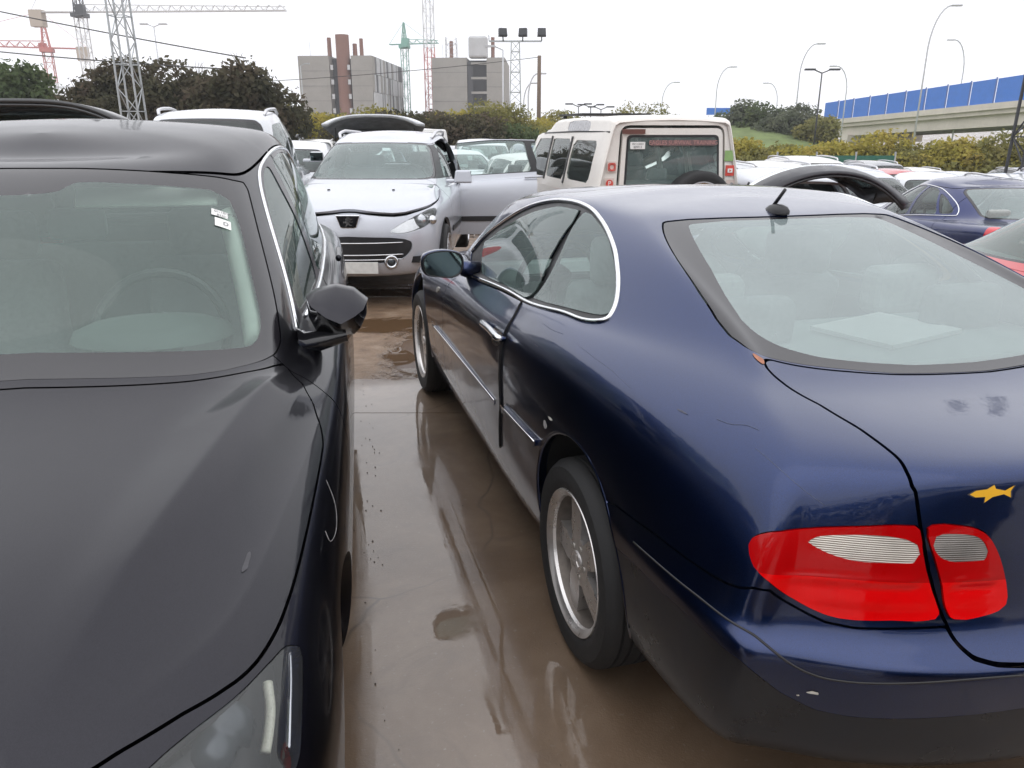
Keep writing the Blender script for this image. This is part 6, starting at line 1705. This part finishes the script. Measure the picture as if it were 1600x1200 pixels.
def overpass():
    a = Vector((46.5, 52, 0)); b = Vector((39.6, 97, 0)); c = Vector((37.4, 120, 0))
    root = thing('overpass', 'pale concrete road bridge topped with bright blue screens at right', 'bridge', (0, 0, 0))
    def zb(t): return 4.75 - 1.85 * t
    d = (b - a); L = d.length; u = d / L; nrm = Vector((-u.y, u.x, 0)); 
    if nrm.x > 0: nrm = -nrm
    N = 26
    def P(t, off=0, z=0.): p = a + d * t - nrm * 0 + nrm * off; return (p.x, p.y, zb(t) + z)
    def strip(nm, o0, o1, z0, z1, mat, t0=0., t1=1.22, n=18):
        v = []; f = []
        for i in range(n + 1):
            t = t0 + (t1 - t0) * i / n
            v += [P(t, o0, z0), P(t, o1, z0), P(t, o1, z1), P(t, o0, z1)]
        for i in range(n):
            for k in range(4): f.append((i * 4 + k, i * 4 + (k + 1) % 4, i * 4 + 4 + (k + 1) % 4, i * 4 + 4 + k))
        f += [(3, 2, 1, 0), (n * 4, n * 4 + 1, n * 4 + 2, n * 4 + 3)]
        return MB().add(v, f).build(nm, mat, root)
    strip('parapet', .15, -.25, -.55, .0, 'concrete_bridge'); strip('deck', -.1, -10, -.95, -.35, 'concrete_bridge'); strip('girder', -.5, -1.2, -2.0, -.9, 'concrete_bridge'); strip('girder', -8, -8.8, -2.0, -.9, 'concrete_bridge')
    for t in (.30, 1.0):
        for off in (-1.4, -8):
            p = P(t, off, 0); MB().box((p[0], p[1], p[2] / 2 - 1.6), (1.1, 1.1, p[2] + .6)).build('pier', 'concrete_bridge', root)
        p = P(t, -4.7, -2.3); q = P(t, .1, -2.3); r_ = P(t, -9.6, -2.3); MB().bar(q, r_, 1.3, .8).build('pier_cap', 'concrete_bridge', root)
    N = 16
    for i in range(N):
        t0 = -.0 + i / N * 1.12 + .004; t1 = (i + 1) / N * 1.12 - .002
        if .995 < t0 < 1.03: continue
        hgt = 2.05
        v = [P(t0, 0, .02), P(t1, 0, .02), P(t1, 0, hgt), P(t0, 0, hgt + .02), P(t0, -.08, .02), P(t1, -.08, .02), P(t1, -.08, hgt), P(t0, -.08, hgt + .02)]
        MB().add(v, [(0, 1, 2, 3), (7, 6, 5, 4), (0, 4, 5, 1), (1, 5, 6, 2), (2, 6, 7, 3), (3, 7, 4, 0)]).build('screen_panel', 'panel_blue', root)
        MB().bar(P(t0 - .003, .04, 0), P(t0 - .003, .04, hgt + .12), .10).build('screen_post', 'panel_post', root)
    return root

def build_haze():
    o = MB().box((0, 110, 22), (460, 480, 64)).build('haze', None); tag(o, kind='stuff')
    m = bpy.data.materials.new('haze'); m.use_nodes = True; t = m.node_tree; t.nodes.clear()
    v = t.nodes.new('ShaderNodeVolumePrincipled'); v.inputs['Density'].default_value = .0009; v.inputs['Color'].default_value = (.93, .94, .97, 1); v.inputs['Anisotropy'].default_value = .2
    u = t.nodes.new('ShaderNodeOutputMaterial'); t.links.new(v.outputs[0], u.inputs['Volume']); o.data.materials.append(m)

def build_env():
    building('left grey blank-walled building with ribbed side and brown brick stair tower', -37.6, 178, 15.8, 34, 18.0, R(-3), kind=1)
    building('right grey blank-walled building with open stair slot and white lift housing', -9.9, 190, 16.6, 26, 18.6, R(-2), kind=2)
    # cranes
    crane('red and white tower crane at far left', -113, 205, 20.5, 38, 9, R(197), (['crane_white', 'crane_white', 'crane_red'], 'crane_red', 'crane_red'), 1.9, 9)
    crane('tall white tower crane with long horizontal boom across the sky', -89, 176, 24.6, 42.5, 10, R(0), (['crane_white', 'crane_white', 'crane_white'], 'crane_white', 'lamp_dark'), 1.8, 16, rise=.3)
    crane('green tower crane between the two grey buildings', -27.0, 212, 22.0, 9, 4, R(-16), ('crane_green', 'crane_green', 'crane_green'), 1.5, 6, cw=False)
    crane('red and white lattice mast of a crane rising out of frame', -20.6, 210, 44, 40, 12, R(30), (['crane_red', 'crane_red', 'crane_white', 'crane_white'], 'crane_red', 'crane_red'), 2.0, 7)
    # lattice masts
    mast('grey lattice mast standing in front of the dark trees at left', -9.65, 21., 10.5, .46, .32, zg=-.2, leg=.038)
    mast('lattice mast with three floodlights in the middle distance', .2, 50, 7.35, .85, .48, floods=((-.75, .3), (.45, -.25), (1.55, 0)), arm=1.55, leg=.06, cabinet=True)
    mast('lattice mast whose base shows at the right edge', 11.48, 18.0, 8.6, .60, .40, floods=((-1.0, .6), (.1, .2), (1.0, -.4)), arm=1.2, leg=.05, mat='lamp_dark', fs=.62)
    # lamps
    L = street_lamp
    L('double-armed street lamp above the dark trees', -32, 76, 11.3, 'double', zg=-1, rz=0)
    L('thin single lamp left of the left building', -42, 110, 9.2, 'single', zg=-1)
    L('slim lamp in front of the left building', -26.5, 105, 10.2, 'single', zg=-1, mat='steel_galv')
    L('flat-headed dark lamp standing before the overpass', 21.5, 58, 6.1, 'double', zg=-.8, mat='lamp_dark', r=.055)
    for k, (px, py, dist, s, lab) in enumerate(((1430, 35, 62, 1, 'tall curved lamp over the blue screens'), (1490, 80, 80, -1, 'pale curved lamp behind the blue screens, farther right'), (1240, 85, 75, 1, 'curved lamp left of the overpass end'), (1315, 115, 85, -1, 'curved lamp rising beside the blue screens'),
            (1115, 116, 90, 1, 'curved lamp above the cream off-roader roof'), (1032, 137, 100, 1, 'faint curved lamp left of the hill trees'), (1210, 138, 105, -1, 'faint curved lamp above the hill trees'))):
        h = (203 - py) / 1216 * dist + 1.56; x = (px - 800) / 1279 * dist
        L(lab, x, dist, h + 1, 'curve', zg=-1., s=s, arm=1.3, r=.055, group='curved lamps along the road')
    for px, py, dist, lab in ((825, 125, 70, 'curved lamp right of the floodlight mast'), (818, 138, 78, 'lower curved lamp right of the floodlight mast')):
        L(lab, (px - 800) / 1279 * dist, dist, (203 - py) / 1216 * dist + 2.56, 'curve', zg=-1, s=1, arm=.8, r=.06)
    L('straight pale pole left of the floodlight mast', -.6, 56, 7.6, 'single', zg=-1, s=-1)
    for px, py, dist, lab in ((903, 168, 75, 'left of three small lamps above the hedge'), (922, 169, 75, 'middle of three small lamps above the hedge'), (938, 172, 75, 'right of three small lamps above the hedge')):
        L(lab, (px - 800) / 1279 * dist, dist, (203 - py) / 1216 * dist + 2.4, 'double', zg=-1, r=.05, mat='lamp_dark', group='small park lamps')
    wp = thing('utility_pole', 'bare wooden utility pole carrying a cable', 'pole', (1.95, 60, -1)); MB().tube([(0, 0, 0), (0, 0, 7.6)], [.17, .13], 8).build('pole', 'wood_pole', wp, smooth=True)
    def cable(label, a, b, sag):
        t = np.linspace(0, 1, 24); a, b = np.array(a), np.array(b); p = a + (b - a) * t[:, None]; p[:, 2] -= sag * 4 * t * (1 - t)
        o = MB().tube(p, .022, 5).build('overhead_cable', 'wire', None, smooth=True); tag(o, label, 'cable')
    cable('thin cable running from the utility pole past the buildings', (1.95, 60, 6.5), (-34, 62, 4.6), .5)
    cable('thin cable in the sky at far left', (-9.5, 30, 4.0), (-26, 34, 7.2), .1)
    cable('lower thin cable at far left', (-9.5, 30, 3.6), (-24, 34, 4.9), .1)
    overpass()
    o = thing('road_sign', 'distant blue motorway sign strip above the hill trees', 'sign', (25.3, 100, -1.3)); MB().box((0, 0, 5.0), (3.4, .15, .8)).build('sign_board', 'panel_blue', o); MB().box((-1.4, .1, 2), (.15, .15, 5)).build('post', 'pole_pale', o); MB().box((1.4, .1, 2), (.15, .15, 5)).build('post', 'pole_pale', o)
    # hill behind the right-hand hedge
    X, Y = np.meshgrid(np.linspace(8, 60, 30), np.linspace(55, 130, 30), indexing='ij')
    Z = -1.2 + 3.3 * np.exp(-((X - 21) / 9) ** 2) * sstep(55, 75, Y) * (1 - sstep(100, 130, Y))
    I = np.arange(900).reshape(30, 30); q = np.stack([I[:-1, :-1], I[1:, :-1], I[1:, 1:], I[:-1, 1:]], -1).reshape(-1, 4)
    tag(link('grassy_hill', mesh_from('grassy_hill', np.stack([X, Y, Z], -1).reshape(-1, 3), q), 'grass_far'), kind='structure')
    V, F_ = leaves([(x, -16 + .8 * math.sin(x), 1.3, 1.6, 1.3, 1.7) for x in np.arange(-26, 27, 1.3)], 9000, .22, 77)  # unseen hedge added behind the camera for a dark band in reflections
    tag(link('unseen_hedge_row', mesh_from('unseen_hedge_row', V, F_, None, False), 'leaf_dark'), kind='stuff')
    # trees and bushes
    T = tree
    T('dark purplish overgrown tree at left of the clump', -15.2, 32, 4.2, 2.9, 2.2, 'leaf_dark', 15000, .12, 11, twigs=26, base=.0, zg=-.1, nb=22)
    T('dark overgrown tree in the middle of the clump', -12.6, 31.5, 4.4, 3.1, 2.3, 'leaf_dark', 15000, .12, 12, twigs=30, base=.0, zg=-.1, nb=22)
    T('dark reddish overgrown tree at right of the clump', -10.3, 31, 4.3, 2.8, 2.1, 'leaf_dark', 15000, .12, 13, twigs=30, base=.0, zg=-.1, nb=22)
    T('rounded green tree at the far left edge', -23.0, 36, 5.2, 3.4, 2.6, 'leaf_green', 12000, .15, 14, base=.0, zg=-.2, nb=20)
    T('low yellow-green bush beside the left tree', -20.3, 38, 3.0, 2.0, 1.6, 'leaf_olive', 4500, .13, 15, base=0, zg=-.2, name='bush', cat='bush')
    B = []
    rg = random.Random(9)
    for px, d, top, rx, m in ((470, 42, 158, 2.6, 'leaf_yellow'), (540, 44, 164, 3.0, 'leaf_olive'), (600, 43, 166, 2.8, 'leaf_yellow'), (650, 42, 170, 2.6, 'leaf_dark'), (700, 46, 157, 3.0, 'leaf_yellow'), (765, 46, 152, 3.0, 'leaf_olive'), (830, 48, 172, 2.8, 'leaf_yellow'), (895, 52, 176, 3.0, 'leaf_olive'), (955, 56, 178, 3.2, 'leaf_dark'), (1010, 62, 155, 3.2, 'leaf_olive')):
        B.append((px, d, top, rx, m, 'behind the middle row of cars'))
    for px, d, top, rx, m in ((590, 36, 178, 2.6, 'leaf_dark'), (660, 36, 176, 2.8, 'leaf_dark'), (730, 36, 180, 2.8, 'leaf_dark'), (795, 37, 184, 2.8, 'leaf_green'), (870, 40, 196, 2.6, 'leaf_olive')):
        B.append((px, d, top, rx, m, 'in the lower hedge'))
    for px, d, top, rx, m in ((1165, 38, 214, 2.4, 'leaf_yellow'), (1225, 37, 210, 2.6, 'leaf_olive'), (1290, 36, 208, 2.4, 'leaf_yellow'), (1350, 36, 206, 2.6, 'leaf_yellow'), (1410, 36, 211, 2.4, 'leaf_olive'), (1470, 35, 212, 2.6, 'leaf_yellow'), (1530, 35, 207, 2.6, 'leaf_yellow'), (1590, 34, 212, 2.6, 'leaf_olive'), (1650, 34, 210, 2.6, 'leaf_yellow')):
        B.append((px, d, top, rx, m, 'in the right-hand hedge'))
    ordn = ['first', 'second', 'third', 'fourth', 'fifth', 'sixth', 'seventh', 'eighth', 'ninth', 'tenth']
    cnt = {}
    tone = dict(leaf_yellow='yellowish', leaf_olive='olive', leaf_dark='dark green', leaf_green='green')
    for i, (px, d, top, rx, m, where) in enumerate(B):
        x = (px - 800) / 1279 * d; z0 = gzf(x, d) - .1; h = (203 - top) / 1216 * d + 1.56 - z0
        k = cnt.get(where, 0); cnt[where] = k + 1
        T('%s bush %s, %s from the left' % (tone[m], where, ordn[k]), x, d, h, rx * 1.2, 1.8, m, 7000, .11, 40 + i, base=0, zg=z0, name='bush', cat='bush', group='hedge bushes', nb=20)
    for k, (px, d, top, rx, m, lab) in enumerate(((1155, 74, 166, 3.0, 'leaf_grey', 'grey-green tree on the hill, leftmost'), (1195, 72, 163, 3.4, 'leaf_green', 'dense green tree on the hill'), (1240, 70, 165, 3.2, 'leaf_grey', 'wide grey-green tree before the overpass'), (1275, 68, 172, 2.4, 'leaf_olive', 'small olive tree before the overpass'), (1125, 80, 175, 2.4, 'leaf_green', 'small tree on the hill behind the off-roader'))):
        x = (px - 800) / 1279 * d; h = (203 - top) / 1216 * d + 2.6
        T(lab, x, d, h, rx, 2.2, m, 5000, .17, 80 + k, base=.05, zg=-1., nb=18)
build_ground(); build_env()
build_coupe(); build_graphite(); build_mid()
build_haze()
